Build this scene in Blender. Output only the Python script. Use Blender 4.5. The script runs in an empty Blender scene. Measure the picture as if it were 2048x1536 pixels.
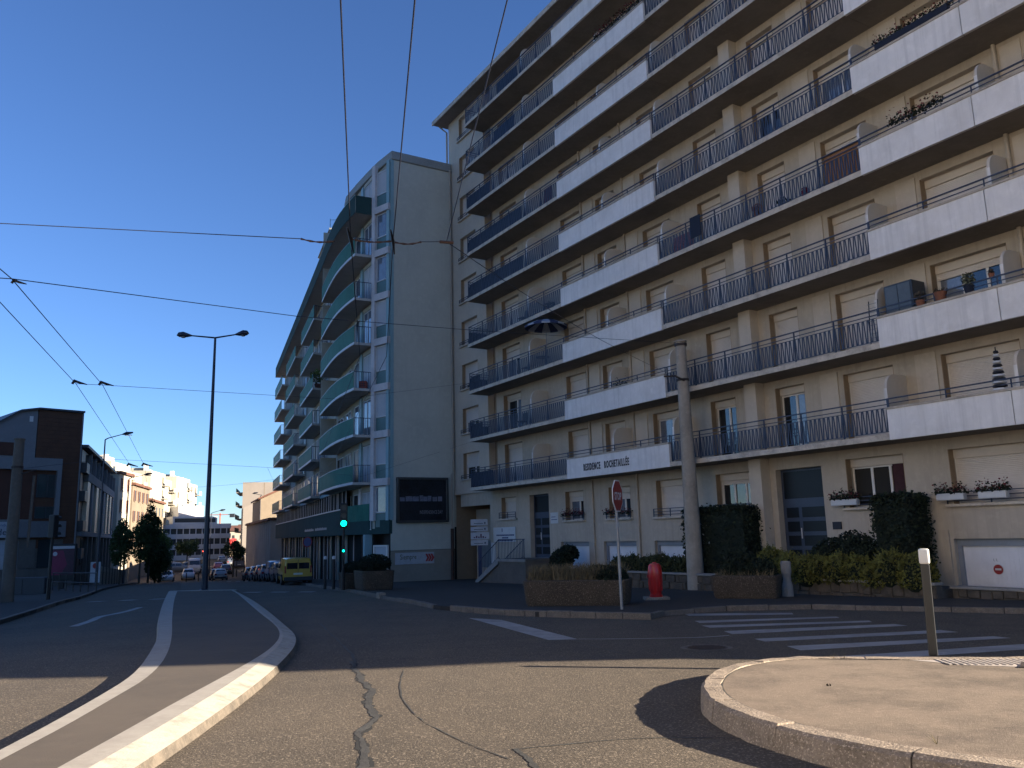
import bpy, bmesh, math, random
from mathutils import Vector, Matrix
random.seed(7)
sc = bpy.context.scene
C = sc.collection

# ------------------------------------------------------------------ camera
cam_d = bpy.data.cameras.new('camera')
cam = bpy.data.objects.new('camera', cam_d)
C.objects.link(cam)
cam_d.sensor_width = 36.0
cam_d.lens = 28.83
cam_d.clip_start = 0.1
cam_d.clip_end = 4000
CR = Vector((0.9996753, 0.0045785, -0.0250663))
CU = Vector((0.0254810, -0.1796224, 0.9834056))
CF = Vector((0.0, 0.9837250, 0.1796808))
cam.matrix_world = Matrix((
    (CR.x, CU.x, -CF.x, 0), (CR.y, CU.y, -CF.y, 0), (CR.z, CU.z, -CF.z, 0), (0, 0, 0, 1)))
sc.camera = cam

# ------------------------------------------------------------------ light
SUN_AZ = math.radians(-15.5)        # direction towards the sun, measured from +X
SUN_EL = math.radians(16.0)
S = Vector((math.cos(SUN_EL)*math.cos(SUN_AZ), math.cos(SUN_EL)*math.sin(SUN_AZ), math.sin(SUN_EL)))
w = bpy.data.worlds.new("World"); sc.world = w; w.use_nodes = True
nt = w.node_tree; nt.nodes.clear()
sky = nt.nodes.new('ShaderNodeTexSky'); sky.sky_type = 'NISHITA'; sky.sun_disc = False
sky.sun_elevation = SUN_EL
sky.sun_rotation = math.radians(90) - SUN_AZ
sky.altitude = 500; sky.air_density = 1.0; sky.dust_density = 0.0; sky.ozone_density = 3.0
bg = nt.nodes.new('ShaderNodeBackground'); bg.inputs[1].default_value = 0.045
wo = nt.nodes.new('ShaderNodeOutputWorld')
tint = nt.nodes.new('ShaderNodeMix'); tint.data_type = 'RGBA'; tint.blend_type = 'MULTIPLY'; tint.inputs[0].default_value = 1.0
tint.inputs[7].default_value = (0.60, 0.76, 1.06, 1)
nt.links.new(sky.outputs[0], tint.inputs[6]); nt.links.new(tint.outputs[2], bg.inputs[0]); nt.links.new(bg.outputs[0], wo.inputs[0])
sd = bpy.data.lights.new('sun', 'SUN'); sd.energy = 5.0; sd.angle = math.radians(0.5); sd.color = (1.0, 0.88, 0.71)
sun = bpy.data.objects.new('sun', sd); C.objects.link(sun)
sun.rotation_euler = S.to_track_quat('Z', 'Y').to_euler()
sun.location = (40, -20, 40)
sc.view_settings.view_transform = 'Standard'
sc.view_settings.look = 'None'
sc.view_settings.gamma = 1.0
sc.view_settings.exposure = 2.1
sc.view_settings.use_curve_mapping = False

# ------------------------------------------------------------------ helpers
GYK = [-60, 0, 30, 50, 65, 80, 100, 115, 130, 160, 200, 300, 900]
GZK = [-0.3, -1.6, -2.25, -2.7, -3.2, -3.85, -4.75, -5.2, -4.9, -4.2, -3.7, -3.9, -4.5]
def gz(y):
    if y <= GYK[0]: return GZK[0]
    if y >= GYK[-1]: return GZK[-1]
    for i in range(len(GYK)-1):
        if y <= GYK[i+1]:
            t = (y-GYK[i])/(GYK[i+1]-GYK[i]); return GZK[i]+t*(GZK[i+1]-GZK[i])

def mat(name, col, rough=0.85, var=0.12, scale=1.5, bump=0.0, bscale=40.0, metal=0.0, spec=0.5,
        streak=0.0, speck=0.0, spscale=60.0, emit=None, estr=0.0, coat=0.0, grime=None, gscale=0.6, gamt=0.5, wave=None, track=0.0, alpha=1.0, trans=0.0):
    m = bpy.data.materials.new(name); m.use_nodes = True
    t = m.node_tree; N = t.nodes; L = t.links
    b = N['Principled BSDF']
    b.inputs['Roughness'].default_value = rough
    b.inputs['Metallic'].default_value = metal
    b.inputs['Specular IOR Level'].default_value = spec
    if coat: b.inputs['Coat Weight'].default_value = coat; b.inputs['Coat Roughness'].default_value = 0.05
    if trans: b.inputs['Transmission Weight'].default_value = trans
    geo = N.new('ShaderNodeNewGeometry')
    c = (*col, 1)
    last = None
    def noise(sc_, det=4, mp=None, rg=0.6):
        n = N.new('ShaderNodeTexNoise'); n.inputs['Scale'].default_value = sc_; n.inputs['Detail'].default_value = det
        n.inputs['Roughness'].default_value = rg
        if mp:
            mm = N.new('ShaderNodeMapping'); mm.inputs['Scale'].default_value = mp
            L.new(geo.outputs['Position'], mm.inputs['Vector']); L.new(mm.outputs[0], n.inputs['Vector'])
        else: L.new(geo.outputs['Position'], n.inputs['Vector'])
        return n
    def mixc(a, colb, fac_out, lo, hi, mx):
        r = N.new('ShaderNodeMapRange'); r.inputs[1].default_value = lo; r.inputs[2].default_value = hi
        r.inputs[3].default_value = 0; r.inputs[4].default_value = mx
        L.new(fac_out, r.inputs[0])
        x = N.new('ShaderNodeMix'); x.data_type = 'RGBA'
        L.new(r.outputs[0], x.inputs[0])
        if a is None: x.inputs[6].default_value = c
        else: L.new(a, x.inputs[6])
        x.inputs[7].default_value = (*colb, 1)
        return x.outputs[2]
    if var:
        n = noise(scale)
        last = mixc(last, tuple(v*(1-var*2.2) for v in col), n.outputs[0], 0.4, 0.75, 1.0)
        n2 = noise(scale*7.3)
        last = mixc(last, tuple(min(1, v*(1+var*1.6)) for v in col), n2.outputs[0], 0.5, 0.8, 0.8)
    if grime:
        n = noise(gscale, 6, None, 0.7)
        last = mixc(last, grime, n.outputs[0], 0.48, 0.72, gamt)
    if streak:
        n = noise(1.0, 5, (5.0, 5.0, 0.25), 0.65)
        last = mixc(last, tuple(v*0.55 for v in col), n.outputs[0], 0.5, 0.78, streak)
    if track:
        n = noise(1.0, 4, (1.5, 0.14, 1.0), 0.6)
        last = mixc(last, tuple(v*0.62 for v in col), n.outputs[0], 0.47, 0.68, track)
        n = noise(0.9, 5, None, 0.7)
        last = mixc(last, tuple(v*0.55 for v in col), n.outputs[0], 0.60, 0.66, track*0.6)
    if speck:
        n = noise(spscale, 2)
        last = mixc(last, tuple(min(1, v*2.6+0.04) for v in col), n.outputs[0], 0.56, 0.66, speck)
        n = noise(spscale*0.8+3, 2)
        last = mixc(last, tuple(v*0.3 for v in col), n.outputs[0], 0.57, 0.68, speck)
    if last is not None: L.new(last, b.inputs['Base Color'])
    else: b.inputs['Base Color'].default_value = c
    if bump:
        n = noise(bscale, 5)
        bp = N.new('ShaderNodeBump'); bp.inputs['Strength'].default_value = bump; bp.inputs['Distance'].default_value = 0.02
        L.new(n.outputs[0], bp.inputs['Height']); L.new(bp.outputs[0], b.inputs['Normal'])
    if wave:
        sp = N.new('ShaderNodeSeparateXYZ'); L.new(geo.outputs['Position'], sp.inputs[0])
        wv = N.new('ShaderNodeMath'); wv.operation = 'MULTIPLY'; wv.inputs[1].default_value = wave
        L.new(sp.outputs[2], wv.inputs[0])
        si = N.new('ShaderNodeMath'); si.operation = 'SINE'; L.new(wv.outputs[0], si.inputs[0])
        bp = N.new('ShaderNodeBump'); bp.inputs['Strength'].default_value = 0.5; bp.inputs['Distance'].default_value = 0.01
        L.new(si.outputs[0], bp.inputs['Height']); L.new(bp.outputs[0], b.inputs['Normal'])
    if emit:
        b.inputs['Emission Color'].default_value = (*emit, 1); b.inputs['Emission Strength'].default_value = estr
    if alpha < 1: b.inputs['Alpha'].default_value = alpha
    return m

class MB:
    def __init__(s): s.v = []; s.f = []
    def add(s, vs, fs):
        o = len(s.v); s.v += [tuple(v) for v in vs]; s.f += [tuple(i+o for i in f) for f in fs]; return s
    def box(s, x0, x1, y0, y1, z0, z1):
        return s.add([(x0,y0,z0),(x1,y0,z0),(x1,y1,z0),(x0,y1,z0),(x0,y0,z1),(x1,y0,z1),(x1,y1,z1),(x0,y1,z1)],
                     [(0,3,2,1),(4,5,6,7),(0,1,5,4),(1,2,6,5),(2,3,7,6),(3,0,4,7)])
    def obox(s, p, d, l, w, z0, z1, n=None):
        """box from point p along unit 2D dir d length l, width w to the left side"""
        px, py = p[0], p[1]; nx, ny = -d[1], d[0]
        q = [(px,py),(px+d[0]*l,py+d[1]*l),(px+d[0]*l+nx*w,py+d[1]*l+ny*w),(px+nx*w,py+ny*w)]
        return s.prism(q, z0, z1)
    def prism(s, poly, z0, z1):
        n = len(poly)
        a = sum(poly[i][0]*poly[(i+1)%n][1]-poly[(i+1)%n][0]*poly[i][1] for i in range(n))
        if a < 0: poly = poly[::-1]
        f0 = z0 if callable(z0) else (lambda x, y: z0)
        f1 = z1 if callable(z1) else (lambda x, y: z1)
        vs = [(x,y,f0(x,y)) for x,y in poly]+[(x,y,f1(x,y)) for x,y in poly]
        fs = [tuple(range(n-1,-1,-1)), tuple(range(n,2*n))]+[(i,(i+1)%n,n+(i+1)%n,n+i) for i in range(n)]
        return s.add(vs, fs)
    def ext(s, poly, ax, a0, a1):
        """extrude a 2D polygon along axis 'x' (poly in y,z) or 'y' (poly in x,z)"""
        n = len(poly)
        g = (lambda p, a: (a,p[0],p[1])) if ax == 'x' else (lambda p, a: (p[0],a,p[1]))
        vs = [g(p,a0) for p in poly]+[g(p,a1) for p in poly]
        fs = [tuple(range(n-1,-1,-1)), tuple(range(n,2*n))]+[(i,(i+1)%n,n+(i+1)%n,n+i) for i in range(n)]
        return s.add(vs, fs)
    def wall(s, path, th, z0, z1):
        """ribbon wall along a 2D path, thickness th to the left"""
        for i in range(len(path)-1):
            a, b = Vector(path[i]), Vector(path[i+1]); d = (b-a); l = d.length
            if l < 1e-4: continue
            d /= l; s.obox(a, d, l, th, z0, z1)
        return s
    def tube(s, pts, r, n=6, cap=True):
        pts = [Vector(p) for p in pts]; o = len(s.v); k = len(pts)
        up = Vector((0.03,0.02,1)).normalized()
        for i, p in enumerate(pts):
            d = (pts[min(i+1,k-1)]-pts[max(i-1,0)]).normalized()
            a = d.cross(up)
            if a.length < 0.08: a = d.cross(Vector((1,0.1,0)))
            a.normalize(); b = d.cross(a)
            rr = r[i] if isinstance(r, (list,tuple)) else r
            for j in range(n):
                t = 2*math.pi*j/n; q = p+a*rr*math.cos(t)+b*rr*math.sin(t); s.v.append(tuple(q))
        for i in range(k-1):
            for j in range(n):
                s.f.append((o+i*n+j,o+i*n+(j+1)%n,o+(i+1)*n+(j+1)%n,o+(i+1)*n+j))
        if cap:
            s.f.append(tuple(o+j for j in range(n))[::-1]); s.f.append(tuple(o+(k-1)*n+j for j in range(n)))
        return s
    def lathe(s, c, prof, n=16):
        o = len(s.v)
        for r, z in prof:
            for j in range(n):
                t = 2*math.pi*j/n; s.v.append((c[0]+r*math.cos(t), c[1]+r*math.sin(t), c[2]+z))
        k = len(prof)
        for i in range(k-1):
            for j in range(n):
                s.f.append((o+i*n+j,o+i*n+(j+1)%n,o+(i+1)*n+(j+1)%n,o+(i+1)*n+j))
        s.f.append(tuple(o+j for j in range(n))[::-1]); s.f.append(tuple(o+(k-1)*n+j for j in range(n)))
        return s
    def disc(s, c, ax, r, th, n=20):
        """cylinder centred c along unit axis ax, thickness th"""
        c = Vector(c); ax = Vector(ax).normalized()
        return s.tube([c-ax*th/2, c+ax*th/2], r, n)
    def leaves(s, n, fn, size, flat=0.5):
        for _ in range(n):
            p = Vector(fn()); a = Vector((random.gauss(0,1),random.gauss(0,1),random.gauss(0,1)*flat)).normalized()
            b = a.orthogonal().normalized(); b = (Matrix.Rotation(random.random()*6.28,3,a) @ b)
            z = size*random.uniform(0.5,1.3); a2 = a*z*0.5; b2 = b*z
            s.add([p-a2, p+b2*0.5, p+a2, p-b2*0.5], [(0,1,2,3)])
        return s

FR = {}
def frame_of(o): return FR.get(o.name, Matrix.Identity(4))
def put(o, parent, F=None):
    C.objects.link(o)
    if parent is not None:
        o.parent = parent
        PW = FR.get('W:'+parent.name, Matrix.Identity(4))
        Fm = FR.get('F:'+parent.name, Matrix.Identity(4)) if F is None else F
        o.matrix_local = PW.inverted() @ Fm
        FR['W:'+o.name] = Fm; FR['F:'+o.name] = Fm
    else:
        Fm = F if F is not None else Matrix.Identity(4)
        o.matrix_world = Fm; FR['W:'+o.name] = Fm; FR['F:'+o.name] = Fm
def tag(o, label=None, cat=None, group=None, kind=None):
    if label: o['label'] = label
    if cat: o['category'] = cat
    if group: o['group'] = group
    if kind: o['kind'] = kind
    return o
def thing(name, label, cat, base, F=None, group=None):
    """Empty at base (world coords); parts are modelled in frame F (world if None)"""
    o = bpy.data.objects.new(name, None); C.objects.link(o); o.empty_display_size = 0.3
    F = F if F is not None else Matrix.Identity(4)
    W = Matrix.Translation(Vector(base)) @ F.to_3x3().to_4x4()
    o.matrix_world = W; FR['W:'+o.name] = W; FR['F:'+o.name] = F
    tag(o, label, cat, group); return o
def obj(name, mb, m, parent=None, bevel=0.0, smooth=False, F=None, tri=False, seg=2):
    me = bpy.data.meshes.new(name); me.from_pydata(mb.v, [], mb.f)
    if bevel > 0:
        bm = bmesh.new(); bm.from_mesh(me)
        bmesh.ops.remove_doubles(bm, verts=bm.verts, dist=1e-5)
        bmesh.ops.bevel(bm, geom=list(bm.edges), offset=bevel, segments=seg, affect='EDGES', profile=0.6, clamp_overlap=True)
        bm.to_mesh(me); bm.free()
    if smooth:
        me.polygons.foreach_set('use_smooth', [True]*len(me.polygons))
        try: me.set_sharp_from_angle(angle=math.radians(38))
        except Exception: pass
    me.update()
    if m is not None: me.materials.append(m)
    o = bpy.data.objects.new(name, me); put(o, parent, F); return o
def text(name, body, size, m, parent, Mw, depth=0.01, sx=1.0, bold=0.0, F=None, align='LEFT', space=1.0):
    """text as mesh; Mw = placement in the parent's frame (x right, y up, z out)"""
    cu = bpy.data.curves.new(name, 'FONT'); cu.body = body; cu.size = size; cu.extrude = depth; cu.offset = bold
    cu.align_x = align; cu.space_character = space; cu.resolution_u = 2
    t = bpy.data.objects.new('t', cu); C.objects.link(t)
    dg = bpy.context.evaluated_depsgraph_get(); dg.update()
    me = bpy.data.meshes.new_from_object(t.evaluated_get(dg))
    bpy.data.objects.remove(t); bpy.data.curves.remove(cu)
    me.transform(Mw @ Matrix.Diagonal((sx,1,1,1))); me.materials.clear(); me.materials.append(m)
    me.name = name
    o = bpy.data.objects.new(name, me); put(o, parent, F); return o
def plc(p, xdir, up=(0,0,1)):
    x = Vector(xdir).normalized(); y = Vector(up).normalized(); z = x.cross(y); y = z.cross(x)
    return Matrix(((x.x,y.x,z.x,p[0]),(x.y,y.y,z.y,p[1]),(x.z,y.z,z.z,p[2]),(0,0,0,1)))
# ------------------------------------------------------------------ materials
M_road = mat('asphalt_worn', (0.088,0.066,0.044), 0.9, 0.17, 0.5, bump=0.6, bscale=55, speck=0.85, spscale=42, track=0.55, grime=(0.06,0.046,0.033), gscale=0.25)
M_road_far = M_road
M_new = mat('asphalt_smooth', (0.086,0.066,0.049), 0.9, 0.10, 0.8, bump=0.2, bscale=90, grime=(0.06,0.05,0.041), gscale=0.8)
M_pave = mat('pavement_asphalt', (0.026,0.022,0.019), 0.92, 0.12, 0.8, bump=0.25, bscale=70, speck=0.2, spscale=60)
M_isl = mat('island_asphalt', (0.20,0.15,0.108), 0.92, 0.17, 1.6, bump=0.4, bscale=90, speck=0.22, spscale=55, track=0.3, grime=(0.10,0.075,0.055), gscale=1.6, gamt=0.7)
M_white = mat('kerb_white_paint', (0.35,0.315,0.27), 0.8, 0.08, 2.0, bump=0.2, bscale=60, grime=(0.24,0.21,0.18), gscale=2.6, gamt=0.6)
M_slope = mat('kerb_slope_paint', (0.40,0.36,0.30), 0.8, 0.08, 2.0, bump=0.3, bscale=50, grime=(0.20,0.17,0.13), gscale=4.5, gamt=0.75)
M_dirty = mat('kerb_face_dirty', (0.13,0.105,0.08), 0.9, 0.25, 5.0, bump=0.5, bscale=30, grime=(0.05,0.042,0.035), gscale=3.0, gamt=0.8)
M_gran = mat('granite_kerb', (0.28,0.220,0.165), 0.9, 0.15, 3.0, bump=1.0, bscale=45, speck=0.5, spscale=55, grime=(0.12,0.09,0.065), gscale=5.0, gamt=0.7)
M_gran2 = mat('granite_kerb_dark', (0.15,0.122,0.098), 0.9, 0.2, 2.0, bump=0.6, bscale=30, speck=0.3, spscale=60)
M_mark = mat('road_paint_worn', (0.34,0.32,0.30), 0.8, 0.15, 1.2, bump=0.2, bscale=50, grime=(0.16,0.16,0.16), gscale=1.8, gamt=0.75)
M_tar = mat('tar_seal', (0.050,0.046,0.040), 0.75, 0.2, 4.0, bump=0.3, bscale=30, grime=(0.10,0.10,0.09), gscale=3.0)
M_crk = mat('crack_dark', (0.012,0.011,0.010), 0.95, 0.3, 8.0)
M_iron = mat('cast_iron', (0.06,0.045,0.04), 0.7, 0.2, 6.0, metal=0.3)
M_tact = mat('tactile_concrete', (0.42,0.36,0.31), 0.85, 0.08, 2.0, bump=0.2)

# ------------------------------------------------------------------ ground
def sheet(xs, ys, dz=0.0):
    mb = MB(); n = len(xs)
    for y in ys:
        for x in xs: mb.v.append((x, y, gz(y)+dz))
    for j in range(len(ys)-1):
        for i in range(n-1):
            mb.f.append((j*n+i, j*n+i+1, (j+1)*n+i+1, (j+1)*n+i))
    return mb
ysg = [-300,-60,-20]+[v*0.5 for v in range(-30,60)]+sorted(set(list(range(30,132,2))+[50,65,80,100,115]))+[140,160,180,200,250,300,400,600,900,2500]
xsg = [-1500,-400,-150,-80,-50,-30,-20,-10,-5,0,5,10,20,40,80,200,1500]
road = obj('road', sheet(xsg, ysg), M_road); tag(road, kind='structure')

def lift(dz): return lambda x, y: gz(y)+dz
def off_path(path, d):
    out = []
    for i, p in enumerate(path):
        a = Vector(path[max(i-1,0)]); b = Vector(path[min(i+1,len(path)-1)])
        t = (b-a).normalized(); out.append((p[0]-t.y*d, p[1]+t.x*d))
    return out
def smooth_path(p, it=2, closed=False):
    for _ in range(it):
        q = [] if closed else [p[0]]
        n = len(p)
        for i in range(n if closed else n-1):
            a, b = p[i], p[(i+1)%n]
            q += [(a[0]*.75+b[0]*.25, a[1]*.75+b[1]*.25), (a[0]*.25+b[0]*.75, a[1]*.25+b[1]*.75)]
        if not closed: q.append(p[-1])
        p = q
    return p
def resample(p, n):
    L = [0]
    for i in range(1, len(p)): L.append(L[-1]+math.dist(p[i-1], p[i]))
    out = []
    for k in range(n):
        t = L[-1]*k/(n-1)
        i = max(j for j in range(len(L)) if L[j] <= t+1e-9)
        if i >= len(p)-1: out.append(p[-1]); continue
        u = (t-L[i])/(L[i+1]-L[i]); out.append((p[i][0]+u*(p[i+1][0]-p[i][0]), p[i][1]+u*(p[i+1][1]-p[i][1])))
    return out
def strip(pa, pb, za, zb, n=60, mb=None):
    """surface strip between two paths"""
    mb = mb or MB(); a = resample(pa, n); b = resample(pb, n); o = len(mb.v)
    for i in range(n):
        mb.v.append((a[i][0],a[i][1],gz(a[i][1])+za)); mb.v.append((b[i][0],b[i][1],gz(b[i][1])+zb))
    for i in range(n-1): mb.f.append((o+2*i,o+2*i+1,o+2*i+3,o+2*i+2))
    return mb
def bands(poly):
    """split a polygon at the y values where the ground changes slope"""
    out = []
    for i in range(len(GYK)-1):
        lo, hi = GYK[i], GYK[i+1]; p = poly
        for sgn, lim in ((1,lo),(-1,hi)):
            q = []
            for a in range(len(p)):
                A_, B_ = p[a], p[(a+1)%len(p)]; ia, ib = sgn*(A_[1]-lim) >= 0, sgn*(B_[1]-lim) >= 0
                if ia: q.append(A_)
                if ia != ib:
                    t = (lim-A_[1])/(B_[1]-A_[1]); q.append((A_[0]+t*(B_[0]-A_[0]), lim))
            p = q
        if len(p) >= 3: out.append(p)
    return out
def gpoly(pts, dz, mb=None):
    """flat-ish polygon laid on the ground"""
    mb = mb or MB(); mb.add([(x,y,gz(y)+dz) for x,y in pts], [tuple(range(len(pts)))]); return mb

# ---- long median island in the left half
ML_out = [(-3.2,1.0),(-3.75,4.2),(-4.18,6.98),(-4.37,8.06),(-4.72,9.78),(-5.05,11.2),(-5.74,13.2),(-7.1,16.8),(-9.6,22.6),(-14.0,33.5),(-17.2,41.6)]
ML_in = [(-2.95,1.0),(-3.45,3.9),(-3.92,6.8),(-4.08,7.9),(-4.37,9.4),(-4.65,10.9),(-5.3,13.0),(-6.6,16.4),(-9.15,22.4),(-13.5,33.2),(-16.7,41.4)]
MR_in = [(-2.9,1.0),(-3.1,3.5),(-3.37,6.34),(-3.46,7.48),(-3.60,8.94),(-3.72,10.5),(-3.88,12.46),(-4.10,14.2),(-4.52,16.2),(-5.28,18.6),(-6.85,22.6),(-9.8,30.4),(-13.6,40.4)]
MR_out = [(-2.48,1.0),(-2.68,3.5),(-2.90,6.42),(-2.97,7.5),(-3.06,8.6),(-3.17,9.8),(-3.35,11.4),(-3.58,13.0),(-3.94,15.1),(-4.5,17.2),(-5.35,19.5),(-7.15,24.4),(-10.0,31.9),(-13.75,41.2)]
ML_in = [(x-(0.07 if y < 20 else 0.0), y) for x, y in ML_in]
ML_out, ML_in, MR_in, MR_out = [smooth_path(p, 2) for p in (ML_out, ML_in, MR_in, MR_out)]
MR_edge = off_path(MR_out, 0.24)
med = thing('median_island', None, None, (-8,22,gz(22))); tag(med, kind='structure')
obj('island_top', strip(ML_in, MR_in, 0.150, 0.150, 90), M_new, med)
obj('white_edging', strip(ML_out, ML_in, 0.148, 0.151, 90), M_white, med)
k = strip(off_path(ML_out, 0.03), ML_out, 0.0, 0.148, 90); obj('kerb_face', k, M_white, med)
obj('white_edging', strip(MR_in, MR_edge, 0.151, 0.150, 90), M_white, med)
obj('sloped_kerb', strip(MR_edge, MR_out, 0.150, 0.085, 90), M_slope, med)
obj('kerb_face', strip(MR_out, off_path(MR_out, -0.03), 0.085, 0.0, 90), M_dirty, med)
obj('end_kerb', MB().add([(x,y,gz(y)+z) for (x,y) in [(-17.2,41.6),(-13.75,41.2),(-13.85,41.7),(-17.3,42.1)] for z in (0.152,0.0)],
    [(0,2,4,6),(7,5,3,1),(0,1,3,2),(2,3,5,4),(4,5,7,6),(6,7,1,0)]), M_white, med)
# second island farther on, round the foot of the tall lamp
pp = [(-16.9,42.3),(-14.1,42.0),(-20,58),(-27,74),(-28.2,74),(-24,60)]
mb = MB(); [mb.prism(q, lift(-0.1), lift(0.13)) for q in bands(pp)]; isl2 = obj('median_island', mb, M_new); tag(isl2, kind='structure')

# ---- rounded traffic island, bottom right
IO = [(14.0,9.4),(9.0,10.05),(6.25,10.42),(4.9,10.62),(4.2,10.85),(3.7,11.0),(3.22,10.92),(2.75,10.62),(2.32,10.1),(2.02,9.45),(1.85,8.85),(1.78,8.2),(1.84,7.55),(2.0,6.98),(2.26,6.42),(2.6,5.98),(3.05,5.5),(4.2,4.6),(6,3.2),(8,1.5),(14,-3)]
IO = smooth_path(IO, 2)
II = off_path(IO, 0.20)
isl = thing('traffic_island', None, None, (4.5,8,gz(8))); tag(isl, kind='structure')
top = II+[(14,9.0)]
mbt = MB(); mbt.add([(x,y,gz(y)+0.190) for x,y in II], [tuple(range(len(II)))]); obj('island_top', mbt, M_isl, isl)
# kerb stones one by one
PK = resample(IO, 160); PI = off_path(PK, 0.20); PB = off_path(PK, -0.025)
kk = 0
i = 0
while i < 150:
    n = random.choice((6,7,8)); j = min(i+n, 159); mb = MB(); g = 0.010
    seq = list(range(i, j+1)); h0 = random.uniform(-0.004,0.006)
    o = 0
    for a_, q in enumerate(seq):
        ox, oy = PK[q]; ix, iy = PI[q]; bx, by = PB[q]
        if q == seq[-1]:
            ox, oy = [PK[q][t]*0.93+PK[q-1][t]*0.07 for t in (0,1)]; ix, iy = [PI[q][t]*0.93+PI[q-1][t]*0.07 for t in (0,1)]; bx, by = [PB[q][t]*0.93+PB[q-1][t]*0.07 for t in (0,1)]
        mx, my = ox*0.85+ix*0.15, oy*0.85+iy*0.15
        for (x, y, z) in ((bx,by,-0.02),(ox,oy,0.165+h0),(mx,my,0.198+h0),(ix,iy,0.198+h0),(ix,iy,0.02)):
            mb.v.append((x+random.uniform(-.009,.009), y+random.uniform(-.009,.009), gz(y)+z+random.uniform(-.007,.007)))
        if a_:
            b0 = (a_-1)*5
            for t in range(4): mb.f.append((b0+t, b0+5+t, b0+6+t, b0+1+t))
    e0 = (len(seq)-1)*5; mb.f.append((4,3,2,1,0)); mb.f.append(tuple(e0+t for t in range(5)))
    obj('kerb_stone', mb, M_gran, isl); i = j
# joint between the kerb and the asphalt
obj('joint', strip(off_path(IO,0.196), off_path(IO,0.222), 0.1925, 0.1925, 220), M_tar, isl)
# tactile paving by the bollard, a grid of raised ridges
tp = [(4.75,10.48),(9.2,10.0),(8.9,9.1),(5.9,9.55),(5.15,9.92)]
obj('tactile_paving', gpoly(tp, 0.194), M_tact, isl)
mb = MB()
for r in range(58):
    x0 = 5.0+r*0.072
    yb = 9.98-(x0-5.0)*0.24 if x0 < 5.9 else 9.62-(x0-5.9)*0.14; yt = 10.42-(x0-5.0)*0.107
    mb.prism([(x0,yb),(x0+0.03,yb),(x0+0.08,yt),(x0+0.05,yt)], lift(0.194), lift(0.202))
o = obj('tactile_ridges', mb, M_tact, isl); tag(o, kind='stuff')
obj('drain_grate', gpoly([(5.6,9.62),(6.9,9.35),(7.1,9.75),(5.85,10.0)], 0.2045), M_iron, isl)

# ---- right pavement (in front of the two blocks)
KT = [(-30.6,98.0),(-22.5,76.0),(-15.5,57.0),(-12.4,49.5),(-9.42,42.6),(-7.43,38.0),(-5.69,33.4),(-4.6,30.6),(-3.3,27.6),(-2.5,25.2)]
KT2 = [(-1.95,24.3),(-1.2,23.1),(-0.37,22.05),(0.49,21.25),(1.3,20.65),(3.05,19.55)]
SD = [(3.05,19.55),(3.6,20.6),(5.2,21.6),(7.4,21.5),(9.2,20.1),(12,17.8),(24,6.5)]
inner = [(40,12),(20,30),(14,60),(-14,110)]
pav = thing('pavement', None, None, (2,26,gz(26))); tag(pav, kind='structure')
mb = MB()
poly = KT+[(-2.25,24.7)]+KT2+SD[1:]+inner
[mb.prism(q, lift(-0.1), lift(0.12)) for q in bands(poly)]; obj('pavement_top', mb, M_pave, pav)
def stones(path, n, h, wd, m, par, inside=1):
    P = resample(path, n+1)
    for i in range(n):
        a, b = Vector(P[i]), Vector(P[i+1]); d = (b-a); l = d.length-0.015; d.normalize(); nn = Vector((-d.y,d.x))*inside
        q = [a, a+d*l, a+d*l+nn*wd, a+nn*wd]; q = [(v.x,v.y) for v in q]
        hh = h+random.uniform(-0.008,0.008)
        obj('kerb_stone', MB().prism(q, lift(-0.08), lift(hh)), m, par, bevel=0.012, seg=1)
stones([(x,y-0.02) for x,y in KT2], 10, 0.150, 0.20, M_gran2, pav, 1)
stones([(x-0.02,y) for x,y in KT[3:]], 26, 0.125, 0.16, M_gran2, pav, 1)
stones([(x,y-0.03) for x,y in SD[:]], 26, 0.125, 0.15, M_gran2, pav, 1)
obj('concrete_block', MB().obox((-5.45,32.6), (0.36,-0.93), 0.55, 0.25, gz(32)-0.02, gz(32)+0.2), M_gran, pav, bevel=0.02)
# ---- left pavement
KL = [(-10.0,12.0),(-12.4,18.0),(-14.4,23.7),(-16.0,27.9),(-18.55,34.3),(-19.95,38.5),(-24.4,49.5),(-33,71),(-49,109)]
pl = thing('pavement', None, None, (-24,40,gz(40))); tag(pl, kind='structure')
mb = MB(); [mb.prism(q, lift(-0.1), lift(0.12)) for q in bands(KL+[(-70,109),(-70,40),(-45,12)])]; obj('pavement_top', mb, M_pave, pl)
stones(KL[:7], 34, 0.13, 0.16, M_gran2, pl, 1)

# ---- markings
zl = [[(4.09,21.0),(6.6,20.46),(6.48,19.96),(4.1,20.32)], [(3.92,18.9),(7.15,19.1),(7.09,18.74),(3.92,18.36)],
 [(3.82,17.76),(7.39,17.92),(7.3,17.56),(3.88,17.24)], [(3.97,16.48),(7.53,17.04),(7.6,16.62),(3.98,15.88)],
 [(4.14,15.0),(7.76,15.68),(7.86,15.24),(4.19,14.54)], [(4.33,13.82),(8.04,14.46),(8.15,14.14),(4.35,13.22)],
 [(4.46,12.38),(7.83,13.3),(7.9,12.78),(4.56,11.86)]]
zc = thing('zebra_crossing', None, None, (6,16,gz(16))); tag(zc, kind='structure')
for q in zl: obj('stripe', gpoly(q, 0.005), M_mark, zc)
ml = thing('road_marking', None, None, (0,18,gz(18))); tag(ml, kind='structure')
obj('stop_line', gpoly([(-1.25,21.4),(-0.39,20.5),(1.1,15.68),(0.55,15.68)], 0.005), M_mark, ml)
obj('edge_line', strip([(1.1,15.68),(1.93,15.5),(3.28,15.42),(3.87,15.62)], [(1.1,15.74),(1.93,15.57),(3.28,15.49),(3.87,15.7)], 0.005, 0.005, 12), M_mark, ml)
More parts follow.
